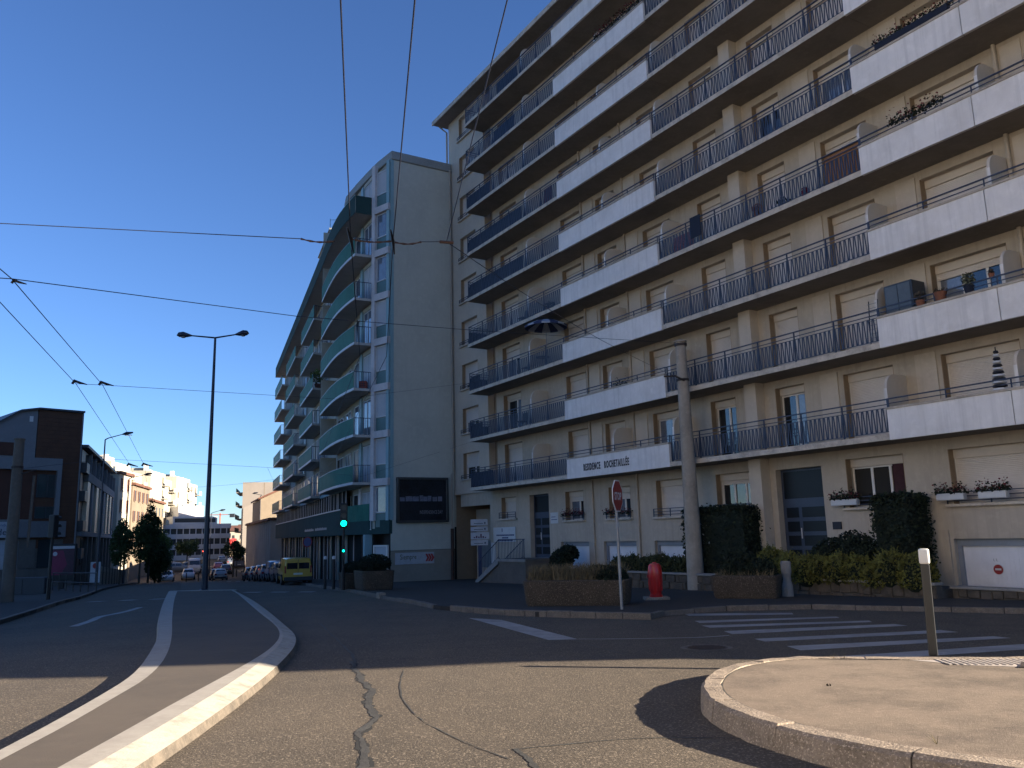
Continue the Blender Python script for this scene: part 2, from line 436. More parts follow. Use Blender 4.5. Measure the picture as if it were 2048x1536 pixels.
for (a, b) in [((-13.5,41.6),(-12.6,41.2)),((-12.0,41.0),(-11.1,40.6)),((-10.5,40.4),(-9.7,40.05))]:
    obj('dash', gpoly([(a[0],a[1]-0.3),(b[0],b[1]-0.3),(b[0]+0.1,b[1]+0.3),(a[0]+0.1,a[1]+0.3)], 0.005), M_mark, ml)
for (x, y) in [(-18.1,35.6),(-17.0,36.1),(-15.9,36.5)]:
    obj('dash', gpoly([(x,y-0.3),(x+0.55,y-0.1),(x+0.6,y+0.45),(x+0.05,y+0.25)], 0.005), M_mark, ml)
far_m = MB()
for i in range(9):
    x = -39.5+i*0.95; y = 96-0.0*i
    gpoly([(x,y+i*0.3),(x+0.5,y+0.15+i*0.3),(x-0.6,y+3.6+i*0.3),(x-1.1,y+3.4+i*0.3)], 0.006, far_m)
obj('far_stripe', far_m, M_mark, ml)
wt = [(-13.6,30.2),(-12.9,27.4),(-12.8,25.6),(-12.2,24.1),(-11.6,21.9)]
obj('worn_trace', strip(smooth_path(wt), off_path(smooth_path(wt), 0.22), 0.005, 0.005, 30), M_mark, ml)

# ---- tar seals and cracks
ts = thing('tar_seal', None, None, (-1.5,9,gz(9))); tag(ts, kind='structure')
def jag(path, w0, amp, n=60, dz=0.004):
    P = resample(path, n); a, b = [], []
    A = off_path(P, 0.5); wd = w0; ra = rb = 0
    for i, p in enumerate(P):
        dx, dy = (A[i][0]-p[0])*2, (A[i][1]-p[1])*2
        ra = ra*0.6+random.uniform(-amp,amp); rb = rb*0.6+random.uniform(-amp,amp)
        a.append((p[0]+dx*(w0/2+ra), p[1]+dy*(w0/2+ra))); b.append((p[0]-dx*(w0/2+rb), p[1]-dy*(w0/2+rb)))
    mb = MB()
    for i in range(n):
        mb.v.append((*a[i], gz(a[i][1])+dz)); mb.v.append((*b[i], gz(b[i][1])+dz))
    for i in range(n-1): mb.f.append((2*i,2*i+2,2*i+3,2*i+1))
    return mb
obj('seam', jag([(-4.9,21),(-3.4,16.2),(-2.76,14.16),(-2.5,13.0),(-2.4,12.5)], 0.035, 0.012), M_tar, ts)
obj('seam', jag([(-2.6,13.3),(-2.43,12.55),(-2.22,11.9),(-2.08,11.3),(-1.80,10.5),(-1.70,9.6),(-1.44,8.7),(-1.50,8.0),(-1.34,7.5),(-1.21,6.76),(-1.1,5)], 0.075, 0.020, 110), M_tar, ts)
obj('seam_edge', jag([(-2.5,13.0),(-2.43,12.55),(-2.22,11.9),(-2.08,11.3),(-1.80,10.5),(-1.70,9.6),(-1.44,8.7),(-1.50,8.0),(-1.34,7.5),(-1.21,6.76),(-1.1,5)], 0.095, 0.026, 160, 0.0025), M_crk, ts)
obj('seam', jag([(-1.64,12.12),(-1.5,10.74),(-1.35,9.86),(-1.13,9.02),(-0.91,8.38),(-0.61,7.76),(-0.35,7.28),(-0.1,6.9)], 0.014, 0.006, 80), M_tar, ts)
obj('seam', jag([(-0.05,7.22),(0.36,7.34),(0.73,7.46),(1.1,7.5),(1.52,7.48),(1.9,7.4)], 0.022, 0.006), M_tar, ts)
obj('seam', jag([(-0.06,7.24),(0.04,6.94),(0.13,6.5),(0.3,5.6)], 0.05, 0.008), M_tar, ts)
obj('seam', jag([(0.3,19.0),(1.1,15.2),(1.6,13.4),(2.1,12.6)], 0.02, 0.008), M_tar, ts)
obj('patch', gpoly([(-1.28,6.2),(-1.02,6.25),(-1.08,6.75),(-1.24,6.72)], 0.006), M_new, ts)
mh = thing('manhole_cover', 'rusty round manhole cover in the road between the zebra crossing and the rounded island', 'manhole cover', (3.05,13.9,gz(13.9)))
ang = [2*math.pi*i/28 for i in range(28)]
obj('frame', gpoly([(3.05+0.42*math.cos(a),13.9+0.42*math.sin(a)) for a in ang], 0.005), M_gran2, mh)
obj('lid', gpoly([(3.05+0.34*math.cos(a),13.9+0.34*math.sin(a)) for a in ang], 0.009), M_iron, mh)
mb = MB()
for i in range(-3,4):
    c = math.sqrt(max(0.0,0.30**2-(i*0.08)**2))
    mb.prism([(3.05-c,13.9+i*0.08-.015),(3.05+c,13.9+i*0.08-.015),(3.05+c,13.9+i*0.08+.015),(3.05-c,13.9+i*0.08+.015)], lift(0.009), lift(0.016))
obj('ribs', mb, M_iron, mh)
# ------------------------------------------------------------------ right-hand apartment block (frame: x along facade, y inwards, z up)
M_cream = mat('cream_render', (0.45,0.385,0.31), 0.9, 0.07, 0.7, bump=0.25, bscale=60, streak=0.42)
M_creamw = mat('cream_render_smooth', (0.51,0.44,0.36), 0.9, 0.06, 0.9, bump=0.1, bscale=60, streak=0.15)
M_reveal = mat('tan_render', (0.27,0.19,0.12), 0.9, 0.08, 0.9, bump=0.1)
M_panel = mat('white_render', (0.74,0.71,0.69), 0.88, 0.07, 0.5, bump=0.25, bscale=45, streak=0.5, grime=(0.52,0.48,0.45), gscale=0.9, gamt=0.4)
M_cope = mat('coping_concrete', (0.42,0.37,0.31), 0.9, 0.15, 2.0, bump=0.3, grime=(0.2,0.16,0.12), gscale=2.5)
M_slab = mat('slab_soffit_shade', (0.21,0.185,0.16), 0.9, 0.12, 0.8, bump=0.15, grime=(0.18,0.15,0.12), gscale=0.8)  # cream slab coloured dark to carry the shade on its soffit
M_edge = mat('slab_edge_worn', (0.55,0.48,0.40), 0.9, 0.1, 2.0, bump=0.3, grime=(0.22,0.18,0.15), gscale=3.0, gamt=0.8)
M_rail = mat('navy_metal', (0.028,0.041,0.078), 0.5, 0.15, 4.0)
M_shut = mat('roller_shutter', (0.62,0.56,0.51), 0.6, 0.04, 1.0, wave=125.0, grime=(0.5,0.45,0.4), gscale=0.7)
M_box = mat('shutter_box', (0.56,0.49,0.41), 0.6, 0.04, 1.0)
M_frame = mat('white_frame', (0.68,0.64,0.6), 0.45, 0.04, 1.0)
M_glass = mat('window_glass', (0.018,0.022,0.028), 0.03, 0.0, spec=1.0)
M_glassd = mat('dark_glass', (0.008,0.009,0.012), 0.35, 0.0, spec=0.25)
M_glassc = mat('window_glass_with_curtain', (0.16,0.18,0.22), 0.04, 0.18, 2.0, spec=1.0)
M_dark = mat('dark_opening', (0.02,0.018,0.016), 0.9, 0.0)
M_canvas = mat('navy_canvas', (0.006,0.010,0.026), 0.8, 0.12, 2.0)
M_bluedoor = mat('slate_blue_paint', (0.04,0.052,0.085), 0.45, 0.1, 2.0)
M_garage = mat('white_garage_door', (0.66,0.66,0.7), 0.55, 0.04, 0.6, grime=(0.5,0.5,0.52), gscale=0.8)
M_garfr = mat('grey_steel_frame', (0.2,0.22,0.26), 0.5, 0.08)
M_black = mat('black_metal', (0.015,0.015,0.018), 0.5, 0.0)
M_letter = mat('black_lettering', (0.012,0.012,0.018), 0.6, 0.0)
M_stone = mat('rubble_stone', (0.10,0.078,0.058), 0.95, 0.25, 2.5, bump=0.8, bscale=25, grime=(0.08,0.07,0.06), gscale=2.0)
M_mortar = mat('mortar', (0.1,0.09,0.08), 0.95, 0.15, 3.0)
M_wcap = mat('pale_coping', (0.26,0.24,0.22), 0.85, 0.12, 2.0, bump=0.3)
M_pipe = mat('downpipe_paint', (0.44,0.38,0.31), 0.7, 0.08, 1.5)
M_roofA = mat('roof_sheet', (0.25,0.24,0.23), 0.8, 0.1)

YAW = -1.0279660833757145
FA = Matrix.Translation((0.0, 41.505087, 0.0)) @ Matrix.Rotation(YAW, 4, 'Z')
def A2W(s, y, z): return FA @ Vector((s, y, z))
A = thing('apartment_building', 'long cream nine-balcony apartment block on the right with white parapets and navy railings', 'apartment building',
          A2W(8, 1.3, -2.3), FA)
ZB, DZ, NL = 2.39, 2.70, 9
def zk(k): return ZB+DZ*k
END = 41.0
OPN = [(-3.10,-1.25,'d'),(3.0,4.65,'d'),(5.95,7.40,'d'),(9.25,11.0,'d'),(12.65,13.95,'d'),(15.83,17.10,'d'),(18.65,20.45,'d'),(21.98,24.2,'w3'),
       (25.5,27.3,'d'),(28.9,30.6,'d'),(32.2,34.0,'d'),(35.6,37.4,'d')]
def wallrow(mb, x0, x1, y0, y1, z0, z1, ops):
    """wall band with rectangular openings ops=[(a,b,zb,zt)]"""
    x = x0
    for a, b, zb, zt in sorted(ops):
        if a > x: mb.box(x, a, y0, y1, z0, z1)
        if zb > z0: mb.box(a, b, y0, y1, z0, zb)
        if zt < z1: mb.box(a, b, y0, y1, zt, z1)
        x = b
    if x < x1: mb.box(x, x1, y0, y1, z0, z1)

def window(par, x0, x1, y, z0, z1, n=2, shut=1.0, box=0.24, glass=None, sill=False, widths=None, curtain=None):
    """window part in the wall plane y: frame with sub-parts shutter, shutter box, panes"""
    fw = 0.055; t = 0.06
    mb = MB()
    zt = z1-box
    mb.box(x0,x0+fw,y,y+t,z0,zt); mb.box(x1-fw,x1,y,y+t,z0,zt)
    mb.box(x0+fw,x1-fw,y,y+t,z0,z0+fw); mb.box(x0+fw,x1-fw,y,y+t,zt-fw,zt)
    cuts = [x0+fw+(x1-x0-2*fw)*i/n for i in range(n+1)]
    for c in cuts[1:-1]: mb.box(c-fw*0.75,c+fw*0.75,y-0.005,y+t,z0+fw,zt-fw)
    fr = obj('window', mb, M_frame, par)
    if par is A:
        ry0 = YW+0.004
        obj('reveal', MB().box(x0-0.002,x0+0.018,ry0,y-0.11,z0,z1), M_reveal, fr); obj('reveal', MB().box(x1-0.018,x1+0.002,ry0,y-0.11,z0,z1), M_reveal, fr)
    if box > 0: obj('shutter_box', MB().box(x0-0.02,x1+0.02,y-0.10,y+t,zt,z1), M_box, fr)
    if shut < 0.999:
        for i in range(n):
            g = glass or (M_glassc if random.random() < 0.35 else M_glass)
            a, b = cuts[i]+(0 if i == 0 else fw*0.75), cuts[i+1]-(0 if i == n-1 else fw*0.75)
            tl = random.uniform(-0.006,0.006)
            obj('pane', MB().add([(a,y+0.03+tl,z0+fw),(b,y+0.03-tl,z0+fw),(b,y+0.03-tl,zt-fw),(a,y+0.03+tl,zt-fw)], [(0,1,2,3)]), g, fr)
        if curtain:
            obj('curtain', MB().box(x0+0.2,x1-0.2,y+0.045,y+0.055,z0+fw,z0+(zt-z0)*0.6), curtain, fr)
    if shut > 0.01:
        zs = zt-(zt-z0)*shut
        obj('shutter', MB().box(x0+0.03,x1-0.03,y-0.03,y-0.012,zs,zt), M_shut, fr)
        obj('shutter_guide', MB().box(x0-0.012,x0+0.03,y-0.045,y-0.002,z0,zt), M_frame, fr); obj('shutter_guide', MB().box(x1-0.03,x1+0.012,y-0.045,y-0.002,z0,zt), M_frame, fr)
    return fr

# which shutters are up: (level, opening index) -> shut fraction
STATE = {(0,3):0.0,(0,4):0.0,(0,5):0.0,(1,0):0.05,(1,3):0.62,(2,0):0.25,(2,1):0.45,(2,2):0.35,(2,5):0.80,(2,7):0.45,(3,3):0.45,(3,5):0.85,(3,7):1.0,
         (4,5):0.1,(4,6):0.1,(5,5):0.35,(5,0):0.3,(6,7):0.5,(3,0):0.8,(5,7):0.55,(1,7):0.10,(4,7):1.0,(6,2):0.5,(7,3):0.4,(7,6):0.6,(6,5):0.4}
YW = 1.30
# --- the wall itself, one piece per storey
for k in range(NL):
    z0, z1 = zk(k), zk(k)+DZ
    ops = [(a, b, z0+0.20, z0+2.42) for a, b, _ in OPN]
    mb = MB(); wallrow(mb, -3.9, END, YW, YW+0.48, z0, z1, ops)
    obj('wall', mb, M_cream, A)
    mb = MB(); wallrow(mb, -9.45, -4.85, YW, YW+0.48, z0, z1, [(-8.0,-6.0,z0+0.86,z0+2.40)])
    obj('wall', mb, M_creamw, A)
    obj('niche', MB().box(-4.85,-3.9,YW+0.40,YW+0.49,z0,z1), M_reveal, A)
    # end-block window
    window(A, -8.0, -6.0, YW+0.30, z0+0.86, z0+2.40, 2, 0.55 if k in (0,1) else random.choice((1.0,1.0,0.8,1.0)), 0.0)
    obj('window_sill', MB().box(-8.15,-5.85,YW-0.14,YW+0.2,z0+0.79,z0+0.858), M_edge, A)
    mb = MB()
    for zz in (z0+1.10, z0+0.98): mb.box(-8.1,-5.9,YW-0.10,YW-0.07,zz-0.015,zz+0.015)
    for xx in (-8.1,-7.0,-5.93): mb.box(xx,xx+0.03,YW-0.10,YW-0.07,z0+0.858,z0+1.085)
    obj('window_rail', mb, M_rail, A)
    for i, (a, b, t) in enumerate(OPN):
        sh = STATE.get((k,i), 1.0 if random.random() < 0.8 else random.choice((0.9,0.75,0.6)))
        n = 3 if t == 'w3' else 2
        g = None
        window(A, a+0.0, b-0.0, YW+0.34, z0+0.20, z0+2.42, n, sh, 0.25, g)
    for (a, b) in ((4.97,5.76),(8.14,8.92),(17.78,18.46),(21.2,21.85),(24.75,25.3)):
        obj('pilaster_plate', MB().box(a,b,YW-0.045,YW,z0+0.17,z0+2.55), M_creamw, A)
    obj('column', MB().box(14.77,15.32,YW-0.42,YW,z0,z0+DZ-0.002), M_creamw, A)
obj('drainpipe', MB().tube([(4.84,YW-0.06,-2.5),(4.84,YW-0.06,26.6)],0.05,8), M_pipe, A)
obj('drainpipe', MB().tube([(8.05,YW-0.06,-2.5),(8.05,YW-0.06,26.6)],0.05,8), M_pipe, A)
obj('drainpipe', MB().tube([(24.62,YW-0.08,2.4),(24.62,YW-0.08,26.6)],0.06,8), M_pipe, A)
obj('drainpipe', MB().tube([(-9.62,YW-0.05,2.3),(-9.62,YW-0.05,26.2),(-9.8,YW-0.5,26.6)],0.06,8), M_pipe, A)
# body behind, closed ends; the unseen far end is shaped further down
obj('wall', MB().box(-9.45,END,YW+0.50,13.5,2.39,26.68), M_cream, A)
obj('wall', MB().box(-4.85,END,YW+0.50,13.5,-3.4,2.388), M_cream, A)
# --- balconies
SEC = [(-4.73,4.73,'r'),(4.73,11.65,'p'),(11.65,21.0,'r'),(21.0,28.0,'p'),(28.0,37.4,'r')]
FIN = [1.3,7.78,11.58,20.8,24.52,28.5,33.0]
CANVAS = {0:(-4.6,-2.3),1:(-4.6,-3.4),2:(-4.6,-3.6),4:(-4.6,1.25),5:(-4.6,1.25),6:(-4.6,-2.0),8:(-1.0,1.2),7:(-1.5,0.8)}
def fin_poly(y0, y1, z0, z1, r):
    p = [(y1,z0),(y1,z1)]
    for i in range(9):
        t = math.pi/2*i/8; p.append((y0+r-r*math.sin(t), z1-r+r*math.cos(t)))
    p.append((y0,z0)); return p[::-1]
def bars(mb, x0, x1, y, zb, zt, step, w=0.0185, tilt=0.021):
    n = max(2, int((x1-x0)/step)); st = (x1-x0)/n
    for i in range(n):
        x = x0+st*(i+0.5); d = tilt if i % 2 else -tilt
        mb.add([(x-w-d,y-.006,zb),(x+w-d,y-.006,zb),(x+w+d,y-.006,zt),(x-w+d,y-.006,zt),(x-w-d,y+.006,zb),(x+w-d,y+.006,zb),(x+w+d,y+.006,zt),(x-w+d,y+.006,zt)],
               [(0,1,2,3),(7,6,5,4),(0,3,7,4),(1,5,6,2),(0,4,5,1),(3,2,6,7)])
for k in range(NL):
    z = zk(k)
    for (a, b, t) in SEC:
        sl = obj('balcony_slab', MB().box(a,b-0.01,0.0,YW,z,z+0.17), M_slab, A)
        if t == 'r':
            obj('slab_edge', MB().box(a,b-0.012,-0.022,0.0,z-0.004,z+0.174), M_edge, sl)
            mb = MB(); yb = 0.06
            n = max(1, round((b-a)/1.56)); st = (b-a-0.06)/n
            for i in range(n+1):
                x = a+0.03+st*i; mb.box(x-0.016,x+0.016,yb-0.02,yb+0.02,z+0.17,z+1.17)
            mb.box(a,b,yb-0.025,yb+0.025,z+1.165,z+1.20); mb.box(a,b,yb-0.012,yb+0.012,z+1.02,z+1.045)
            for i in range(n):
                x0 = a+0.03+st*i+0.016; x1 = x0+st-0.032
                mb.box(x0,x1,yb-0.010,yb+0.010,z+0.925,z+0.943); mb.box(x0,x1,yb-0.010,yb+0.010,z+0.235,z+0.253)
                bars(mb, x0, x1, yb, z+0.25, z+0.93, 0.082)
            if a < 0:
                mb.box(a,a+0.03,yb+0.03,YW,z+1.165,z+1.195); mb.box(a,a+0.03,yb+0.03,YW,z+1.02,z+1.045); mb.box(a,a+0.03,yb+0.03,YW,z+0.925,z+0.943)
                for i in range(10): mb.box(a,a+0.02,0.15+i*0.115,0.17+i*0.115,z+0.17,z+0.93)
            obj('railing', mb, M_rail, sl)
            if a < 0 and k in CANVAS:
                c0, c1 = CANVAS[k]
                obj('privacy_canvas', MB().box(c0,c1,yb+0.03,yb+0.036,z+0.22,z+0.98), M_canvas, sl)
            if a < 0 and k < 7:
                obj('side_canvas', MB().box(a-0.012,a-0.006,0.05,YW-0.05,z+0.20,z+0.90), M_canvas, sl)
        else:
            jn = [a] + ([24.5] if a == 21.0 else []) + [b]
            for q in range(len(jn)-1):
                obj('parapet', MB().box(jn[q]+(0.012 if q else 0),jn[q+1]-0.012,-0.045,0.06,z-0.01,z+0.865), M_panel, sl)
            obj('coping', MB().box(a-0.01,b,-0.075,0.10,z+0.867,z+0.93), M_cope, sl)
            mb = MB(); yb = 0.02; n = 4; st = (b-a-0.06)/n
            for i in range(n+1):
                x = a+0.03+st*i; mb.box(x-0.014,x+0.014,yb-0.015,yb+0.015,z+0.93,z+1.17)
            mb.box(a,b,yb-0.022,yb+0.022,z+1.165,z+1.20); mb.box(a,b,yb-0.012,yb+0.012,z+1.035,z+1.06)
            obj('railing', mb, M_rail, sl)
    for x in FIN:
        obj('partition_catchlight', MB().box(x-0.045,x+0.045,0.285,0.299,z+0.17,z+1.55), M_frame, A)  # pale strip standing in for sky light caught on the fin edge
        obj('partition', MB().ext(fin_poly(0.30, YW, z+0.17, z+2.0, 0.45), 'x', x-0.04, x+0.04), M_box, A)
# --- roof
ro = obj('roof', MB().box(-10.0,END+0.4,0.42,14.2,26.69,26.78), M_slab, A)
obj('fascia', MB().box(-10.03,END+0.43,0.36,0.42,26.66,26.93), M_edge, ro)
obj('roof_deck', MB().box(-10.0,END+0.4,0.42,14.2,26.782,26.92), M_roofA, ro)
for x in (-5.2,-4.9,7.0):
    obj('pole', MB().tube([(x,3.5,26.9),(x,3.5,28.2)],0.03,6), M_garfr, ro)
# unseen far end past the frame: raked outline shaped for its shadow on the road
obj('wall', MB().ext([(END,4.1),(41.8,4.9),(42.8,5.5),(44.6,6.9),(46.4,9.0),(46.4,26.68),(END,26.68)], 'y', YW, 12), M_cream, A)

# --- ground floor
GO = [(-3.6,-2.05,0.82,1.95),(-0.70,1.10,-1.22,1.94),(2.55,4.05,0.58,1.93),(5.98,7.50,0.56,1.93),(9.2,10.95,0.54,2.02),(12.65,14.45,0.55,2.02),
      (15.55,17.48,-1.3,1.96),(18.42,20.45,0.55,2.08),(21.85,24.05,0.52,2.06),(26.5,28.3,0.5,2.0),(30,32,0.5,2.0)]
GA = [(2.05,4.35,-2.6,-0.44),(5.46,7.75,-2.6,-0.44),(8.92,11.2,-2.6,-0.43),(21.72,27.2,-2.6,-0.45)]
mb = MB(); wallrow(mb, -4.85, END, YW, YW+0.48, -0.40, 2.39, [(a,b,max(zb,-0.4),zt) for a,b,zb,zt in GO]); obj('wall', mb, M_cream, A)
mb = MB(); wallrow(mb, -4.85, END, YW, YW+0.48, -3.2, -0.40, sorted([(a,b,-3.2,zt) for a,b,_,zt in GA]+[(-0.70,1.10,-1.22,-0.4),(15.55,17.48,-1.3,-0.4)])); obj('wall', mb, M_cream, A)
gw = {0:(1,1.0),2:(2,0.2),3:(2,0.25),4:(2,1.0),5:(3,0.12),7:(3,0.0),8:(2,1.0),9:(2,1.0),10:(2,1.0)}
M_mauve = mat('mauve_flower', (0.14,0.02,0.06), 0.7, 0.3, 30)
for i, (n, sh) in gw.items():
    a, b, zb, zt = GO[i]
    window(A, a+0.0, b, YW+0.34, zb, zt, n, sh, 0.26, glass=(M_dark if i == 7 else None))
    obj('window_sill', MB().box(a-0.18,b+0.1,YW-0.13,YW+0.22,zb-0.085,zb-0.003), M_edge, A, bevel=0.01, seg=1)
    mb = MB()
    for zz in (zb+0.32, zb+0.20, zb+0.08): mb.box(a-0.14,b+0.06,YW-0.10,YW-0.07,zz-0.013,zz+0.013)
    for xx in (a-0.14,(a+b)/2,b+0.03): mb.box(xx,xx+0.03,YW-0.1,YW-0.07,zb-0.003,zb+0.333)
    obj('window_rail', mb, M_rail, A)
# window with an open casement (dark room behind)
obj('curtain', MB().box(20.0,20.4,YW+0.10,YW+0.13,0.6,1.8), mat('maroon_curtain',(0.05,0.015,0.02),0.9,0.2,8), A)
for (a, b, zb, zt) in GA:
    ga = thing  # (kept simple: the doors are parts of the building)
    fr = obj('garage_door', MB().box(a+0.12,b-0.12,YW+0.22,YW+0.27,-2.6,zt-0.20), M_garage, A)
    obj('frame', MB().box(a,a+0.12,YW+0.14,YW+0.30,-2.6,zt).box(b-0.12,b,YW+0.14,YW+0.30,-2.6,zt).box(a+0.12,b-0.12,YW+0.14,YW+0.30,zt-0.20,zt), M_garfr, fr)
    mb = MB(); x = a+0.22
    while x < b-0.2: mb.box(x-0.008,x+0.008,YW+0.213,YW+0.22,-2.6,zt-0.21); x += 0.125
    obj('ribs', mb, M_garage, fr)
def entrance(par, a, b, z0, z1, transom):
    d = obj('entrance_door', MB().box(a,b,YW+0.26,YW+0.32,z0,transom), M_bluedoor, par)
    obj('transom', MB().box(a,b,YW+0.26,YW+0.32,transom,transom+0.1).box(a,a+0.08,YW+0.26,YW+0.32,transom+0.1,z1).box(b-0.08,b,YW+0.26,YW+0.32,transom+0.1,z1).box(a+0.08,b-0.08,YW+0.26,YW+0.32,z1-0.08,z1), M_bluedoor, d)
    obj('pane', MB().box(a+0.08,b-0.08,YW+0.28,YW+0.30,transom+0.1,z1-0.08), M_glassd, d)
    m = a+(b-a)*0.38
    rows = 4; h = (transom-z0-0.25)/rows
    for c0, c1 in ((a+0.14,m-0.08),(m+0.06,b-0.22)):
        for r in range(rows):
            obj('pane', MB().box(c0,c1,YW+0.25,YW+0.262,z0+0.18+r*h,z0+0.18+r*h+h*0.72), M_glassd, d)
    obj('handle', MB().tube([(m+0.02,YW+0.2,z0+0.9),(m+0.02,YW+0.2,z0+1.25)],0.018,6), M_frame, d)
entrance(A, -0.70, 1.10, -1.22, 1.94, 0.95)
entrance(A, 15.55, 17.48, -1.3, 1.96, 0.85)
obj('pier', MB().box(14.75,15.30,YW-0.45,YW,-2.9,2.38), M_creamw, A)
obj('pier', MB().box(21.10,21.62,YW-0.06,YW,-2.9,-0.2), M_cream, A)
# passage under the left end
obj('soffit_beam', MB().box(-8.6,-4.86,YW+0.1,YW+0.5,1.66,2.385), M_cream, A)
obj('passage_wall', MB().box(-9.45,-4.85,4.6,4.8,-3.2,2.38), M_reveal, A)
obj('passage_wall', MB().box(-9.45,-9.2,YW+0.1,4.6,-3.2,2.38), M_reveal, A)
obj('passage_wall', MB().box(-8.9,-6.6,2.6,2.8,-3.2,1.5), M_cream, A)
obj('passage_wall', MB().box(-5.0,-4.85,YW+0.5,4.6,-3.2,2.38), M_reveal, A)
obj('passage_ceiling', MB().box(-9.45,-4.85,YW+0.5,4.6,2.385,2.39), M_slab, A)
# lettering on the first parapet (letters are bold, narrow, black)
obj_t = text('lettering', 'RESIDENCE   ROCHETAILLÉE', 0.42, M_letter, A, plc((6.02,-0.052,2.66), (1,0,0)), depth=0.012, sx=0.46, bold=0.009, space=1.32)

# --- low wall with a pale coping in front of the beds, stones one by one
def rubble(name, label, s0, s1, y, zt, capw, par_cap=True, h0=None):
    base = A2W((s0+s1)/2, y, 0); t = thing(name, label, 'low wall', (base.x,base.y,gz(base.y)), FA)
    zb = gz(base.y)-0.15
    obj('core', MB().box(s0,s1,y+0.03,y+0.28,zb,zt-0.01), M_mortar, t)
    rows = max(2, int((zt-gz(base.y))/0.17)); h = (zt-zb)/rows
    for r in range(rows):
        x = s0+random.uniform(0,0.1)
        while x < s1-0.12:
            l = min(random.uniform(0.12,0.46), s1-x)
            g = 0.010; dz = random.uniform(-0.035,0.035); pr = random.uniform(0.0,0.05)
            obj('stone', MB().box(x+g,x+l-g,y-pr,y+0.04,zb+r*h+g+dz,zb+(r+1)*h-g+dz), M_stone, t, bevel=0.02, seg=1)
            x += l
    obj('coping', MB().box(s0-0.03,s1+0.03,y-0.06,y+0.32,zt,zt+0.07), M_wcap, t, bevel=0.012, seg=1)
    return t
rubble('low_stone_wall', 'low rubble wall with pale coping behind the red hydrant cover', 8.4, 15.6, -0.50, -1.62, 0.1)
rubble('low_stone_wall', 'low stone wall with pale coping under the yellow-green bushes', 17.3, 22.2, -0.55, -1.62, 0.1)
rubble('low_stone_wall', 'rough stone wall with white coping below the white garage door at the right edge', 22.3, 29.6, -0.0, -1.72, 0.1)
soil = obj('planting_bed', MB().box(8.5,15.5,-0.20,YW,-2.9,-1.75).box(17.4,22.1,-0.25,YW,-2.9,-1.75), M_mortar, None, F=FA); tag(soil, kind='structure')
# ------------------------------------------------------------------ curved green-glass block
M_shopdark = mat('shop_glass_dark', (0.014,0.022,0.024), 0.7, 0.2, 0.8, spec=0.05)
M_gable = mat('grey_beige_render', (0.52,0.51,0.44), 0.92, 0.06, 0.5, bump=0.3, bscale=50, streak=0.15)
M_gable2 = mat('grey_beige_render_dark', (0.30,0.26,0.21), 0.92, 0.08, 0.6, bump=0.3, bscale=50)
M_roofB = mat('grey_fascia', (0.285,0.294,0.285), 0.8, 0.08, 1.0)
M_teal = mat('teal_panel', (0.0807,0.161,0.157), 0.5, 0.1, 1.0)
M_tealp = mat('pale_teal_paint', (0.247,0.38,0.408), 0.6, 0.06, 1.0)
M_band = mat('dark_teal_band', (0.035,0.07,0.065), 0.85, 0.1, 0.6, spec=0.15)
M_gglass = mat('green_balcony_glass', (0.06,0.22,0.165), 0.6, 0.12, 0.8, spec=0.08, alpha=0.75)
M_spand = mat('white_spandrel', (0.6,0.55,0.54), 0.8, 0.06, 1.0, grime=(0.332,0.313,0.313), gscale=1.0)
M_soffB = mat('balcony_soffit', (0.5,0.46,0.42), 0.9, 0.08)
M_creamB = mat('cream_wall', (0.427,0.399,0.323), 0.9, 0.08, 0.8)
M_whB = mat('white_metal', (0.589,0.589,0.589), 0.5, 0.04)
M_shB = mat('pale_shutter', (0.475,0.475,0.494), 0.7, 0.05, 1.0, wave=125.0)
G0 = (-7.2,47.9)
B = thing('apartment_building', 'curved grey block with green glass balconies and a blank gable carrying a billboard', 'apartment building', (G0[0],G0[1],gz(48)))
WP = [(-7.2,47.9),(-8.4,48.95),(-9.3,50.6),(-10.3,52.9),(-11.5,55.9),(-12.75,59.1),(-28.85,102.3)]
foot = WP+[(-23.5,104.5),(3.5,55.5),(-3.70,50.02)]
obj('wall', MB().prism(foot, 0.5, 20.2), M_creamB, B)
LF = [WP[0]]+off_path([(-8.0,48.6)]+WP[1:], -0.7)[1:]
obj('wall', MB().prism(LF+foot[len(WP):], -6.0, 0.5), M_dark, B)
# top storey, rounded
TP = [(-7.2,47.9),(-8.2,49.5),(-9.1,51.0),(-10.1,52.7),(-11.1,54.6),(-11.4,55.8),(-10.6,57.0),(-8,57.6),(-2.5,55.0),(-3.70,50.02)]
obj('wall', MB().prism(TP, 20.2, 23.2), M_creamB, B)
RP = [(-7.15,47.75),(-8.3,49.3),(-9.3,50.9),(-10.3,52.6),(-11.4,54.6),(-11.8,56.0),(-11.0,57.5),(-8,58.0),(-2.2,55.2),(-3.60,49.9)]
obj('roof', MB().prism(RP, 23.2, 23.76), M_roofB, B, bevel=0.04, seg=1)
gd = (Vector((-3.70,50.02))-Vector(G0)); gl = gd.length; gd.normalize()
